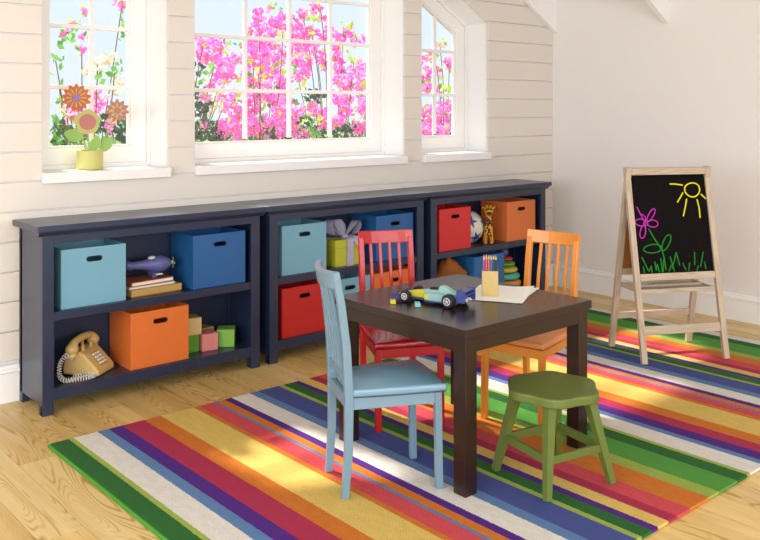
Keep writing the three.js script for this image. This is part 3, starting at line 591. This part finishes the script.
{ // gift box
  const o = thing('gift_box', 'yellow-green gift box tied with a lavender grey ribbon bow', 'gift box', [3.008, SH2 + 0.0005, -3.82], R(0)), Y = pm(0xb4b534, 0.4), L = pm(0xa9a6bd, 0.35, { sheen: 0.4, side: THREE.DoubleSide });
  const w = 0.2, d = 0.2, h = 0.118;
  part('box', rb(w, h, d, 0, h / 2, 0, 0.002), Y, o);
  part('lid', rb(w + 0.008, 0.045, d + 0.008, 0, h + 0.006, 0, 0.002), Y, o);
  const rw = 0.046, top = h + 0.03;
  part('ribbon', [bx(rw, top + 0.001, 0.0015, 0, top / 2, d / 2 + 0.0052), bx(rw, top, 0.0015, 0, top / 2, -d / 2 - 0.0052), bx(rw, 0.0015, d + 0.012, 0, top, 0), bx(0.0015, top, rw, d / 2 + 0.0052, top / 2, 0), bx(0.0015, top, rw, -d / 2 - 0.0052, top / 2, 0), bx(d + 0.012, 0.0015, rw, 0, top, 0)], L, o);
  const strip = (pts, wd, ax) => {                // band of cloth along a curve
    const c = new THREE.CatmullRomCurve3(pts.map((p) => V3(...p))), n = 26, P = [], I = [], a = V3(...ax).normalize();
    for (let i = 0; i <= n; i++) { const p = c.getPoint(i / n), k = wd / 2 * Math.min(1, 0.35 + 2.2 * Math.min(i / n, 1 - i / n)); for (const s of [-1, 1]) P.push(p.x + a.x * s * k, p.y + a.y * s * k, p.z + a.z * s * k); }
    for (let i = 0; i < n; i++) { const k = i * 2; I.push(k, k + 1, k + 2, k + 1, k + 3, k + 2); }
    const g = new THREE.BufferGeometry().setAttribute('position', new THREE.Float32BufferAttribute(P, 3)); g.setIndex(I); g.setAttribute('uv', new THREE.Float32BufferAttribute(new Float32Array(P.length / 3 * 2), 2)); g.computeVertexNormals(); return g;
  };
  const y = top + 0.006;
  part('bow_loop', strip([[0.005, y, 0.05], [0.04, y + 0.05, 0.06], [0.085, y + 0.085, 0.05], [0.108, y + 0.055, 0.04], [0.075, y + 0.012, 0.045], [0.005, y + 0.002, 0.055]], 0.055, [0.15, 0.1, 1]), L, o);
  part('bow_loop', strip([[-0.005, y, 0.05], [-0.03, y + 0.05, 0.05], [-0.06, y + 0.098, 0.03], [-0.1, y + 0.085, 0.03], [-0.085, y + 0.025, 0.045], [-0.005, y + 0.003, 0.055]], 0.06, [0.5, 0.1, 1]), L, o);
  part('bow_loop', strip([[0, y, 0.045], [0.015, y + 0.05, 0.01], [0.0, y + 0.09, -0.02], [-0.035, y + 0.06, -0.01], [-0.01, y + 0.005, 0.04]], 0.05, [1, 0, 0.4]), L, o);
  part('bow_tail', strip([[0.0, y + 0.004, 0.06], [-0.005, y - 0.006, 0.1085], [-0.004, y - 0.04, 0.1125], [0.0, y - 0.075, 0.1145]], 0.045, [1, 0, 0]), L, o);
  part('bow_tail', strip([[0.01, y + 0.004, 0.06], [0.035, y - 0.006, 0.1085], [0.058, y - 0.035, 0.1135], [0.075, y - 0.068, 0.1165]], 0.045, [1, 0.35, 0]), L, o);
  part('bow_knot', ell2(0.02, 0.014, 0.02).translate(0, y + 0.004, 0.055), L, o);
}
{ // soccer ball with blue stars
  const r = 0.107, t = (() => {
    const c = document.createElement('canvas'); c.width = 1024; c.height = 512; const x = c.getContext('2d');
    x.fillStyle = '#e2ddd2'; x.fillRect(0, 0, 1024, 512);
    const phi = (1 + 5 ** 0.5) / 2, vs = [];
    for (const a of [-1, 1]) for (const b of [-phi, phi]) vs.push([0, a, b], [a, b, 0], [b, 0, a]);
    const id = x.getImageData(0, 0, 1024, 512), N = vs.map((v) => V3(...v).normalize());
    const frames = N.map((n) => { const near = N.filter((q) => q.dot(n) < 0.99).sort((p, q) => q.dot(n) - p.dot(n))[0], e = near.clone().addScaledVector(n, -near.dot(n)).normalize(); return [e, n.clone().cross(e)]; });
    for (let j = 0; j < 512; j++) for (let i = 0; i < 1024; i++) {
      const th = ((j + 0.5) / 512) * Math.PI, ph = ((i + 0.5) / 1024) * Math.PI * 2, p = V3(-Math.cos(ph) * Math.sin(th), Math.cos(th), Math.sin(ph) * Math.sin(th));
      let k = 0; for (let q = 1; q < 12; q++) if (N[q].dot(p) > N[k].dot(p)) k = q;
      const a = Math.atan2(p.dot(frames[k][1]), p.dot(frames[k][0])), d = Math.acos(Math.min(1, N[k].dot(p)));
      const s = (((a / (Math.PI * 2)) * 5) % 1 + 1) % 1, u = Math.abs(s - 0.5) * 2, R0 = 0.44 / (1 + 1.75 * (1 - u)), o = (j * 1024 + i) * 4;
      if (d < R0) [id.data[o], id.data[o + 1], id.data[o + 2]] = [58, 70, 150];
      else if (d < R0 + 0.025 || Math.abs(d - 0.6) < 0.006) [id.data[o], id.data[o + 1], id.data[o + 2]] = [200, 194, 186];
    }
    x.putImageData(id, 0, 0);
    const T = new THREE.CanvasTexture(c); T.colorSpace = THREE.SRGBColorSpace; return T;
  })();
  const o = solo('soccer_ball', new THREE.SphereGeometry(r, 40, 28), pm(0xffffff, 0.4, { map: t }), 'white soccer ball printed with blue stars', 'ball', [4.083, SH2 + r + 0.0005, -3.842]);
  o.rotation.set(0.3, 0.9, 0.35);
}
{ // toy giraffe, facing +z
  const o = thing('toy_giraffe', 'yellow toy giraffe with dark spots standing by the ball', 'toy giraffe', [4.16, SH2 + 0.003, -3.727], R(-42)), Y = pm(0xdc951c, 0.6), K = pm(0x33201a, 0.6);
  const fn = (x, y, z) => {
    let d = ell(x, y, z, [0, 0.088, -0.006], [0.026, 0.036, 0.02]);
    for (const s of [-1, 1]) { d = smin(d, cap(x, y, z, [s * 0.015, 0.075, 0.004], [s * 0.018, 0.008, 0.012], 0.011, 0.0095), 0.01); d = smin(d, cap(x, y, z, [s * 0.017, 0.075, -0.016], [s * 0.026, 0.008, -0.018], 0.011, 0.0095), 0.01); }
    d = smin(d, cap(x, y, z, [0, 0.1, -0.002], [0, 0.205, 0.002], 0.021, 0.017), 0.02);
    d = smin(d, ell(x, y, z, [0, 0.212, 0.006], [0.03, 0.026, 0.026]), 0.012);
    d = smin(d, ell(x, y, z, [0, 0.198, 0.028], [0.02, 0.014, 0.02]), 0.01);
    for (const s of [-1, 1]) { d = smin(d, cap(x, y, z, [s * 0.022, 0.225, 0], [s * 0.044, 0.234, -0.004], 0.007, 0.0055), 0.008); d = smin(d, cap(x, y, z, [s * 0.011, 0.23, 0], [s * 0.013, 0.252, 0], 0.005, 0.0055), 0.006); }
    return d;
  };
  part('body', sdf(fn, [0, 0.13, 0], 0.14, 76), Y, o);
  const spots = [], put = (x, y, r) => { let z = 0.06; while (z > -0.03 && fn(x, y, z) > 0) z -= 0.0005; spots.push(ell2(r, r * 1.15, 0.0025).translate(x, y, z)); };
  for (let i = 0; i < 34; i++) put(ran(-0.02, 0.02), ran(0.05, 0.185), ran(0.0045, 0.008));
  for (const s of [-1, 1]) for (const y of [0.02, 0.035, 0.05]) put(s * 0.017 + ran(-0.004, 0.004), y, 0.004);
  part('spots', spots, K, o, 'dark brown spots').userData.kind = 'stuff';
  part('face_patch', [ell2(0.017, 0.009, 0.006).translate(0, 0.2, 0.046), ell2(0.02, 0.006, 0.006).translate(0, 0.224, 0.026)], K, o);
  for (const s of [-1, 1]) { part('eye', ball(0.0045, s * 0.016, 0.217, 0.0275, 10), M.black, o); part('horn_tip', ball(0.007, s * 0.013, 0.254, 0, 10), K, o); part('ear_tip', ball(0.006, s * 0.044, 0.235, -0.003, 10), K, o); }
  part('collar', new THREE.TorusGeometry(0.0205, 0.003, 8, 22).rotateX(Math.PI / 2).translate(0, 0.13, 0), K, o);
}
{ // brown plush animal resting with its muzzle towards +x
  const o = thing('plush_animal', 'brown plush animal lying on the lower right shelf', 'plush toy', [3.822, SH1 + 0.0005, -3.8], R(-18)), B = pm(0x9a5a26, 0.95, { sheen: 0.5, sheenRoughness: 0.6, bumpMap: fineTex, bumpScale: 0.001 });
  const fn = (x, y, z) => {
    let d = ell(x, y, z, [-0.02, 0.085, 0], [0.085, 0.088, 0.08]);
    d = smin(d, ell(x, y, z, [0.03, 0.195, 0], [0.066, 0.06, 0.06]), 0.03);
    d = smin(d, cap(x, y, z, [0.07, 0.18, 0.005], [0.13, 0.155, 0.008], 0.04, 0.025), 0.03);
    for (const s of [-1, 1]) { d = smin(d, ell(x, y, z, [0.015, 0.25, s * 0.036], [0.017, 0.02, 0.012]), 0.014); d = smin(d, cap(x, y, z, [0.0, 0.07, s * 0.05], [0.09, 0.028, s * 0.055], 0.035, 0.026), 0.02); }
    return Math.max(d, 0.001 - y);
  };
  part('body', sdf(fn, [0.01, 0.135, 0], 0.16, 60), B, o); o.scale.setScalar(1.03);
  part('nose', ell2(0.009, 0.0085, 0.012).translate(0.152, 0.162, 0.008), M.black, o);
  for (const s of [-1, 1]) part('eye', ball(0.006, 0.083, 0.213, s * 0.036, 10), M.black, o);
}
{ // ring stacker
  const o = thing('ring_stacker', 'stacking toy of coloured rings on a peg', 'stacking toy', [4.405, SH1 + 0.0005, -3.805]);
  part('base', lathe([[0, 0], [0.085, 0], [0.088, 0.006], [0.085, 0.014], [0, 0.014]]), pm(0xd8b878, 0.5), o);
  part('peg', cyl(0.009, 0.012, 0.25, 14).translate(0, 0.135, 0), pm(0xd8b878, 0.5), o);
  [[0.0375, 0.112, 0xd98a3a, 'orange ring'], [0.083, 0.103, 0x57b5a4, 'teal ring'], [0.125, 0.088, 0xc9b93c, 'yellow ring'], [0.162, 0.072, 0x6aa84a, 'green ring'], [0.1955, 0.056, 0xc9474a, 'red ring']].forEach(([y, r, c, l], i) => {
    const h = [0.046, 0.044, 0.039, 0.034, 0.03][i] / 2, t = Math.min(0.034, r - 0.014), pts = [];
    for (let k = 0; k <= 16; k++) { const a = (k / 16) * Math.PI * 2 - Math.PI / 2; pts.push([r - t + t * (Math.cos(a) * (Math.cos(a) > 0 ? 1 : 0.6)), y + h * Math.sin(a)]); }
    part('ring', lathe(pts, 36), pm(c, 0.4), o, l);
  });
  part('knob', ball(0.028, 0, 0.238, 0, 20), pm(0x6a63a8, 0.4), o, 'purple ball');
}
{ // cut-felt flowers in a pot, faces turned to the room
  const o = thing('felt_flower_pot', 'yellow-green pot of three cut felt flowers on the window sill', 'flower pot', [1.674, WB + 0.0012, -4.07], -R(18));
  const pot = pm(0xc9c477, 0.7, { bumpMap: rep(fineTex, 2, 1), bumpScale: 0.0004 });
  part('pot', lathe([[0, 0.002], [0, 0], [0.06, 0], [0.0625, 0.004], [0.0625, 0.09], [0.0605, 0.093], [0.0575, 0.09], [0.0565, 0.012], [0, 0.012]].slice(1), 32), pot, o);
  part('soil', cyl(0.057, 0.057, 0.004, 24).translate(0, 0.074, 0), pm(0x6f5a3a, 0.9), o);
  const G = pm(0x90b45f, 0.7, { side: THREE.DoubleSide }), OL = pm(0xbab36c, 0.75), disc = (n, r0, r1, t, k = 1) => { const s = new THREE.Shape(); for (let i = 0; i <= n * 10; i++) { const a = (i / (n * 10)) * Math.PI * 2, r = r0 + (r1 - r0) * Math.pow(0.5 + 0.5 * Math.cos(n * a), k); i ? s.lineTo(r * Math.sin(a), r * Math.cos(a)) : s.moveTo(r * Math.sin(a), r * Math.cos(a)); } return extr(s, t, 0.0006); };
  const flower = (x, y, z, r, layers, label) => {
    part('stem', tube([[x * 0.25, 0.07, z * 0.3], [x * 0.55, 0.07 + y * 0.3, z * 0.6 - 0.004], [x, y, z - 0.004]], 0.0028, 16, 6), G, o);
    const f = new THREE.Group(); f.name = 'flower'; f.position.set(x, y, z); f.userData.label = label; o.add(f);
    layers.forEach(([n, g, m, zz]) => part(n, g.translate(0, 0, zz), m, f));
  };
  const r1 = 0.068, O1 = pm(0xc4663f, 0.7), PK = pm(0xb5766e, 0.75), LV = pm(0x9a78b0, 0.75);
  const rays = (n, a, b, w) => Array.from({ length: n }, (_, i) => extr(poly([[-w * 0.4, a], [w * 0.4, a], [w, b * 0.85], [0, b], [-w, b * 0.85]]), 0.002).rotateZ((i / n) * Math.PI * 2));
  flower(-0.062, 0.345, 0, r1, [['petals', disc(13, r1 * 0.78, r1, 0.004), O1, 0], ['inner_rays', merged(rays(12, 0.018, 0.05, 0.0035)), OL, 0.0035], ['centre', disc(10, 0.016, 0.018, 0.004), LV, 0.004]], 'orange flower with lavender centre');
  flower(-0.012, 0.229, 0.018, 0.06, [['petals', disc(5, 0.055, 0.062, 0.004), OL, 0], ['centre', disc(24, 0.037, 0.039, 0.004), PK, 0.003]], 'olive flower with rose centre');
  flower(0.128, 0.283, -0.012, 0.06, [['petals', disc(11, 0.042, 0.058, 0.004), PK, 0], ['inner_rays', disc(8, 0.018, 0.038, 0.002), OL, 0.0035], ['centre', disc(16, 0.016, 0.017, 0.003), PK, 0.005]], 'rose pink flower with olive rays');
  const leaf = (x, y, z, l, w, rot, tilt) => { const s = new THREE.Shape(); s.moveTo(0, 0); s.bezierCurveTo(w, l * 0.2, w * 0.9, l * 0.75, 0, l); s.bezierCurveTo(-w * 0.9, l * 0.75, -w, l * 0.2, 0, 0); part('leaf', extr(s, 0.0025, 0.0005).rotateX(tilt).rotateZ(rot).translate(x, y, z), G, o); };
  leaf(-0.03, 0.15, 0.005, 0.095, 0.042, R(72), 0.1); leaf(0.0, 0.085, 0.03, 0.085, 0.035, R(-28), 0.1); leaf(0.05, 0.085, 0.01, 0.09, 0.035, R(-38), 0.05);
  part('stem', tube([[0.0, 0.07, 0], [-0.02, 0.12, 0.003], [-0.032, 0.152, 0.005]], 0.0024, 10, 6), G, o);
}

// ------------------------------------------------------------------ bougainvillea outside the windows: canes from the ground to sprays of papery bracts and leaves
const SPRAYS = {
  left: [[2.43,1.99,-5.38,0.046,'p'], [2.47,1.91,-5.48,0.033,'g'], [2.38,1.77,-5.27,0.039,'g'], [2.48,1.84,-5.44,0.027,'g'], [2.08,1.71,-5.50,0.032,'g'], [1.98,1.60,-5.27,0.031,'g'], [1.82,1.58,-4.91,0.028,'g'], [1.96,1.72,-4.99,0.029,'g'], [1.87,1.52,-5.01,0.029,'g'], [2.08,1.73,-5.39,0.025,'g'], [2.02,1.76,-5.17,0.024,'g'], [2.17,1.89,-5.36,0.025,'g'], [2.18,1.68,-5.43,0.026,'p'], [2.10,1.78,-5.48,0.026,'p'], [2.18,1.76,-5.40,0.019,'p'], [1.91,1.78,-4.90,0.017,'p'], [2.00,1.87,-4.97,0.018,'p'], [2.02,1.54,-4.99,0.035,'w'], [2.10,1.57,-4.99,0.042,'w'], [2.35,1.62,-5.42,0.039,'w'], [2.34,1.66,-5.33,0.026,'w'], [2.29,1.45,-5.11,0.044,'w'], [2.21,1.41,-5.04,0.037,'w'], [2.13,1.51,-4.95,0.024,'g'], [2.18,1.52,-4.93,0.024,'g'], [2.46,1.59,-5.49,0.027,'g'], [2.31,1.51,-5.13,0.025,'g'], [2.14,1.47,-5.08,0.018,'g'], [2.20,1.36,-5.20,0.044,'p'], [2.28,1.30,-5.43,0.039,'p'], [2.03,1.25,-5.22,0.037,'p'], [2.18,1.30,-5.49,0.032,'p'], [2.23,1.27,-4.90,0.030,'p'], [2.17,1.19,-4.94,0.036,'p'], [2.13,1.22,-5.17,0.037,'p'], [2.16,1.17,-5.34,0.038,'p'], [1.88,1.29,-4.91,0.034,'w'], [1.92,1.33,-5.15,0.030,'g'], [1.83,1.25,-4.93,0.034,'g'], [1.85,1.18,-4.96,0.040,'d'], [1.99,1.14,-5.19,0.042,'d'], [2.08,1.15,-5.26,0.037,'d'], [2.12,1.15,-5.13,0.037,'d'], [2.25,1.17,-5.25,0.044,'d'], [2.41,1.17,-5.44,0.046,'d'], [2.42,1.18,-5.34,0.039,'d'], [2.22,1.13,-4.98,0.036,'d'], [2.38,1.22,-5.52,0.033,'d'], [2.07,1.44,-5.52,0.019,'g']],
  cl: [[2.99,1.76,-5.31,0.055,'p'], [3.20,1.77,-5.55,0.066,'p'], [3.18,1.75,-5.38,0.050,'p'], [3.15,1.68,-5.42,0.071,'p'], [3.10,1.68,-5.51,0.057,'p'], [3.02,1.61,-5.05,0.067,'p'], [3.41,1.67,-5.61,0.053,'p'], [3.23,1.54,-5.46,0.072,'p'], [3.23,1.50,-5.61,0.044,'p'], [3.20,1.54,-5.31,0.042,'p'], [3.10,1.60,-5.56,0.043,'d'], [3.11,1.54,-5.50,0.036,'g'], [3.03,1.60,-5.23,0.028,'g'], [3.07,1.50,-5.53,0.036,'g'], [3.27,1.50,-5.36,0.029,'y'], [3.07,1.72,-5.12,0.027,'g'], [3.49,1.79,-5.68,0.023,'g'], [3.17,1.39,-5.71,0.059,'d'], [3.14,1.30,-5.59,0.066,'d'], [2.91,1.20,-5.21,0.061,'d'], [3.03,1.16,-5.32,0.063,'d'], [3.25,1.12,-5.58,0.059,'d'], [3.05,1.12,-5.52,0.057,'d'], [3.25,1.35,-5.63,0.052,'w'], [3.21,1.30,-5.43,0.050,'w'], [3.26,1.27,-5.72,0.045,'w'], [2.97,1.39,-5.26,0.041,'p'], [3.03,1.39,-5.12,0.041,'p'], [3.10,1.39,-5.08,0.041,'p'], [3.19,1.28,-5.24,0.070,'p'], [3.05,1.20,-5.08,0.068,'p'], [3.53,1.17,-5.74,0.077,'p'], [3.28,1.14,-5.55,0.066,'p'], [3.14,1.13,-5.07,0.061,'p'], [2.94,1.20,-5.21,0.034,'p'], [3.34,1.35,-5.46,0.029,'y'], [2.96,1.39,-5.09,0.020,'y']],
  cm: [[3.38,1.96,-5.22,0.057,'p'], [3.27,1.92,-5.08,0.042,'p'], [3.70,1.98,-5.45,0.068,'p'], [3.72,1.93,-5.52,0.061,'p'], [3.68,1.93,-5.34,0.045,'p'], [3.63,1.88,-5.55,0.046,'p'], [3.42,1.85,-5.38,0.037,'p'], [3.33,1.81,-4.98,0.041,'p'], [3.62,2.06,-5.42,0.023,'p'], [3.82,2.10,-5.64,0.031,'g'], [3.75,2.02,-5.62,0.031,'y'], [3.71,1.93,-5.53,0.038,'y'], [3.51,1.84,-5.10,0.036,'y'], [3.42,1.77,-5.40,0.059,'p'], [3.53,1.76,-5.45,0.060,'p'], [3.72,1.79,-5.58,0.054,'p'], [3.16,1.66,-4.96,0.054,'p'], [3.52,1.68,-5.35,0.066,'p'], [3.72,1.65,-5.50,0.069,'p'], [3.85,1.74,-5.61,0.047,'p'], [3.56,1.63,-5.61,0.053,'p'], [3.62,1.60,-5.53,0.061,'p'], [3.28,1.52,-5.18,0.063,'p'], [3.55,1.48,-5.54,0.060,'p'], [3.77,1.58,-5.62,0.055,'p'], [3.66,1.53,-5.31,0.059,'p'], [3.77,1.47,-5.48,0.054,'p'], [3.29,1.46,-4.95,0.041,'p'], [3.78,1.79,-5.56,0.031,'y'], [3.61,1.59,-5.28,0.037,'y'], [3.31,1.55,-5.11,0.028,'y'], [3.41,1.65,-5.36,0.029,'y'], [3.35,1.59,-4.96,0.028,'g'], [3.47,1.50,-5.32,0.029,'y'], [3.48,1.39,-5.48,0.074,'p'], [3.52,1.39,-5.36,0.074,'p'], [3.81,1.39,-5.62,0.070,'p'], [3.71,1.36,-5.36,0.060,'p'], [3.47,1.28,-5.48,0.074,'p'], [3.45,1.27,-5.03,0.063,'p'], [3.38,1.21,-5.07,0.063,'p'], [3.38,1.18,-5.30,0.072,'p'], [3.88,1.15,-5.63,0.079,'p'], [3.59,1.13,-5.47,0.068,'p'], [3.58,1.31,-5.48,0.030,'y'], [3.65,1.37,-5.50,0.030,'y'], [3.68,1.30,-5.49,0.030,'g'], [3.28,1.21,-5.04,0.035,'g'], [3.57,1.34,-5.55,0.030,'g'], [3.74,1.16,-5.61,0.031,'y'], [3.32,1.14,-5.00,0.035,'d']],
  cr: [[4.01,2.04,-5.55,0.040,'p'], [3.92,2.06,-5.26,0.046,'p'], [4.29,2.04,-5.67,0.033,'p'], [3.76,1.94,-5.32,0.053,'p'], [3.94,1.91,-5.49,0.070,'p'], [3.83,1.85,-5.40,0.046,'p'], [4.01,1.89,-5.43,0.055,'p'], [4.24,1.89,-5.60,0.057,'p'], [4.50,2.02,-5.88,0.026,'p'], [4.28,2.03,-5.80,0.042,'y'], [3.99,2.02,-5.34,0.039,'y'], [3.89,1.88,-5.32,0.030,'y'], [3.99,2.11,-5.30,0.023,'y'], [4.04,1.78,-5.71,0.073,'p'], [3.98,1.80,-5.49,0.063,'p'], [3.87,1.68,-5.39,0.061,'p'], [3.98,1.58,-5.50,0.063,'p'], [3.94,1.64,-5.38,0.046,'p'], [4.16,1.79,-5.58,0.048,'p'], [4.16,1.71,-5.49,0.056,'p'], [4.17,1.65,-5.47,0.040,'p'], [4.20,1.74,-5.76,0.041,'y'], [3.75,1.55,-5.30,0.037,'y'], [3.79,1.48,-5.28,0.045,'y'], [4.19,1.65,-5.90,0.042,'g'], [4.11,1.89,-5.27,0.046,'p'], [4.19,1.86,-5.28,0.047,'p'], [4.43,1.92,-5.48,0.049,'p'], [4.84,1.90,-5.92,0.044,'p'], [4.44,1.86,-5.32,0.040,'p'], [4.67,2.02,-5.86,0.043,'y'], [4.26,1.93,-5.27,0.039,'y'], [4.31,1.80,-5.48,0.048,'p'], [4.63,1.73,-5.91,0.061,'p'], [4.63,1.64,-5.83,0.078,'p'], [4.32,1.52,-5.50,0.057,'p'], [4.51,1.58,-5.55,0.066,'p'], [4.52,1.66,-5.43,0.049,'p'], [4.43,1.58,-5.30,0.056,'p'], [4.67,1.50,-5.80,0.060,'p'], [4.93,1.51,-5.95,0.063,'p'], [4.28,1.75,-5.30,0.040,'y'], [4.85,1.72,-5.94,0.044,'y'], [4.44,1.51,-5.34,0.048,'y'], [4.69,1.56,-5.87,0.035,'y'], [3.94,1.40,-5.38,0.046,'d'], [4.05,1.39,-5.40,0.047,'d'], [3.77,1.37,-5.33,0.045,'g'], [3.97,1.28,-5.57,0.063,'p'], [3.94,1.30,-5.33,0.046,'p'], [4.39,1.26,-5.81,0.067,'p'], [4.18,1.18,-5.48,0.056,'p'], [4.14,1.20,-5.72,0.049,'y'], [3.97,1.22,-5.33,0.054,'y'], [3.82,1.17,-5.41,0.061,'p'], [4.13,1.12,-5.62,0.056,'g'], [4.20,1.12,-5.58,0.057,'g'], [4.28,1.09,-5.93,0.051,'p'], [4.50,1.35,-5.93,0.043,'y'], [4.34,1.38,-5.53,0.065,'p'], [4.51,1.40,-5.61,0.058,'p'], [4.45,1.39,-5.34,0.048,'p'], [4.42,1.28,-5.52,0.074,'p'], [4.82,1.31,-5.85,0.062,'y'], [4.76,1.28,-5.70,0.060,'p'], [4.25,1.18,-5.41,0.056,'p'], [4.54,1.21,-5.58,0.050,'y'], [4.78,1.12,-5.94,0.053,'d'], [4.42,1.15,-5.36,0.056,'p'], [4.50,1.13,-5.37,0.057,'p'], [4.61,1.10,-5.89,0.052,'d'], [4.68,1.20,-5.57,0.042,'y']],
  r: [[5.25,1.78,-5.38,0.044,'p'], [4.92,1.71,-5.10,0.033,'p'], [5.29,1.63,-5.43,0.053,'p'], [5.29,1.58,-5.49,0.044,'p'], [5.15,1.48,-5.31,0.051,'p'], [4.79,1.46,-4.97,0.040,'p'], [5.69,1.72,-5.58,0.055,'p'], [5.71,1.70,-5.57,0.037,'p'], [5.18,1.62,-5.21,0.034,'p'], [4.99,1.45,-5.03,0.041,'p'], [5.28,1.75,-5.29,0.035,'y'], [5.41,1.87,-5.35,0.035,'y'], [5.00,1.66,-5.05,0.033,'y'], [5.16,1.55,-5.11,0.042,'y'], [5.55,1.55,-5.60,0.037,'y'], [5.06,1.46,-5.03,0.041,'y'], [5.63,1.46,-5.51,0.036,'y'], [5.24,1.52,-5.44,0.035,'g'], [5.05,1.83,-5.06,0.025,'p'], [5.39,1.33,-5.35,0.062,'p'], [5.09,1.28,-5.09,0.042,'p'], [5.33,1.26,-5.53,0.053,'p'], [4.91,1.30,-5.04,0.041,'p'], [5.51,1.19,-5.53,0.072,'p'], [5.62,1.22,-5.54,0.055,'p'], [5.42,1.14,-5.30,0.053,'p'], [5.25,1.19,-5.41,0.052,'p'], [5.08,1.11,-5.27,0.051,'p'], [5.03,1.11,-5.02,0.058,'p'], [5.03,1.11,-5.15,0.042,'p'], [5.53,1.32,-5.65,0.037,'y'], [5.27,1.22,-5.43,0.035,'y'], [5.23,1.40,-5.27,0.034,'g'], [5.42,1.40,-5.31,0.035,'g'], [5.12,1.25,-5.15,0.034,'g']],
};
{
  const leafy = (color) => pm(color, 0.8, { transmission: 0.5, thickness: 0, side: THREE.DoubleSide });
  // a folded, pointed blade
  const blade = (w, l, fold) => { const g = new THREE.BufferGeometry(); g.setAttribute('position', new THREE.Float32BufferAttribute([0, 0, 0, w, l * 0.45, fold, 0, l, fold * 0.4, -w, l * 0.45, fold, 0, l * 0.5, 0], 3)); g.setIndex([0, 1, 4, 1, 2, 4, 2, 3, 4, 3, 0, 4]); g.setAttribute('uv', new THREE.Float32BufferAttribute(new Float32Array(10), 2)); g.computeVertexNormals(); return g; };
  const bract = merged([0, 1, 2].map((k) => blade(0.3, 0.72, 0.12).rotateX(0.75).rotateY((k / 3) * Math.PI * 2)));
  const leaf = blade(0.32, 0.9, 0.1), bark = pm(0x5d4a34, 0.9);
  const mats = { p: leafy(0xffffff), l: leafy(0xffffff), w: leafy(0xffffff) };
  const D = new THREE.Object3D(), rot = new THREE.Euler();
  function cloud(name, geo, mat, list, o, palette) {
    if (!list.length) return;
    const im = new THREE.InstancedMesh(geo, mat, list.length), c = new THREE.Color();
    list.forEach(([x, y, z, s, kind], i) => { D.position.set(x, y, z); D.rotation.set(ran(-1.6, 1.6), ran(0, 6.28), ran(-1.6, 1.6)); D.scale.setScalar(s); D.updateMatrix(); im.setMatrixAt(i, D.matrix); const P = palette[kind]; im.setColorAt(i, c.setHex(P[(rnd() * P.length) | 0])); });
    im.name = name; im.userData.kind = 'stuff'; shade(im); o.add(im);
  }
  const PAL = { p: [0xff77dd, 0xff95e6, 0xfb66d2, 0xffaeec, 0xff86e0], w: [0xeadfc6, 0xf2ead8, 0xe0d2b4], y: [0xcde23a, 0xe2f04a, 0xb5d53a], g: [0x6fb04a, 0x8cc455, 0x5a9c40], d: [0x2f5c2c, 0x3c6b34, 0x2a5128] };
  const plants = [['left', 'tall bougainvillea with white and pink sprays behind the potted flowers', [2.15, -5.3]], ['cl', 'pink bougainvillea with dark leaves at the left of the wide window', [2.75, -5.5]], ['cm', 'densest pink bougainvillea in the middle of the wide window', [3.55, -5.4]], ['cr', 'pink bougainvillea with lime leaves at the right of the wide window', [4.5, -5.75]], ['r', 'pink bougainvillea seen through the window near the right wall', [5.5, -5.4]]];
  for (const [key, label, [bx0, bz0]] of plants) {
    const o = thing('bougainvillea', label, 'shrub', [bx0, -0.25, bz0], 0, 'flowering shrubs outside the windows'), pink = [], white = [], leaves = [], S = SPRAYS[key].map(([x, y, z, r, k]) => [x - bx0, y + 0.25, z - bz0, r, k]);
    // the rest of the shrub, below and to the sides of what the windows frame
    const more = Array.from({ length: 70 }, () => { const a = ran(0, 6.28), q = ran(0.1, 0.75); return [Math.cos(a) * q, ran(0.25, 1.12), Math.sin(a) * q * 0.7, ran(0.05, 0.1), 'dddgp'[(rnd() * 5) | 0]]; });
    for (const [x, y, z, r, k] of [...S, ...more]) {
      const one = () => { const a = ran(0, 6.28), c = ran(-1, 1), q = r * Math.cbrt(rnd()), s = Math.sqrt(1 - c * c); return [x + q * s * Math.cos(a), y + q * c, z + q * s * Math.sin(a)]; };
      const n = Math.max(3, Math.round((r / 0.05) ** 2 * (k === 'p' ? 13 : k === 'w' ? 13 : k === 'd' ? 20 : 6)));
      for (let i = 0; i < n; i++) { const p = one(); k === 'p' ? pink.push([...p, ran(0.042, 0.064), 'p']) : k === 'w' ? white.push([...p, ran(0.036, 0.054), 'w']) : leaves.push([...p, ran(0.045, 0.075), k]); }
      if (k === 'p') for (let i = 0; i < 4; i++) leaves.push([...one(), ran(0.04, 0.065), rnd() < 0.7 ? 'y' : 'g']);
    }
    cloud('pink_bracts', bract, mats.p, pink, o, PAL); cloud('white_bracts', bract, mats.w, white, o, PAL); cloud('leaves', leaf, mats.l, leaves, o, PAL);
    S.filter((_, i) => i % 6 === 0).forEach(([x, y, z]) => part('cane', tube([[x * 0.05, 0, z * 0.05], [x * 0.35, y * 0.45, z * 0.4 - 0.05], [x * 0.8, y * 0.85, z * 0.85], [x, y, z]], 0.0035, 14, 5), bark, o));
  }
  // clipped hedge further back
  const h = thing('garden_hedge', 'dark green hedge far behind the flowering shrubs', 'hedge', [6, -0.25, -9]), L = [];
  for (let i = 0; i < 9000; i++) { const x = ran(-5, 9), y = ran(0, 1) ** 0.7; L.push([x, y * (1.36 + 0.16 * noise(x * 1.3, 2)), ran(-0.45, 0.45), ran(0.09, 0.15), rnd() < 0.7 ? 'd' : 'g']); }
  cloud('leaves', leaf, mats.l, L, h, PAL);
}
renderer.render(scene, camera);
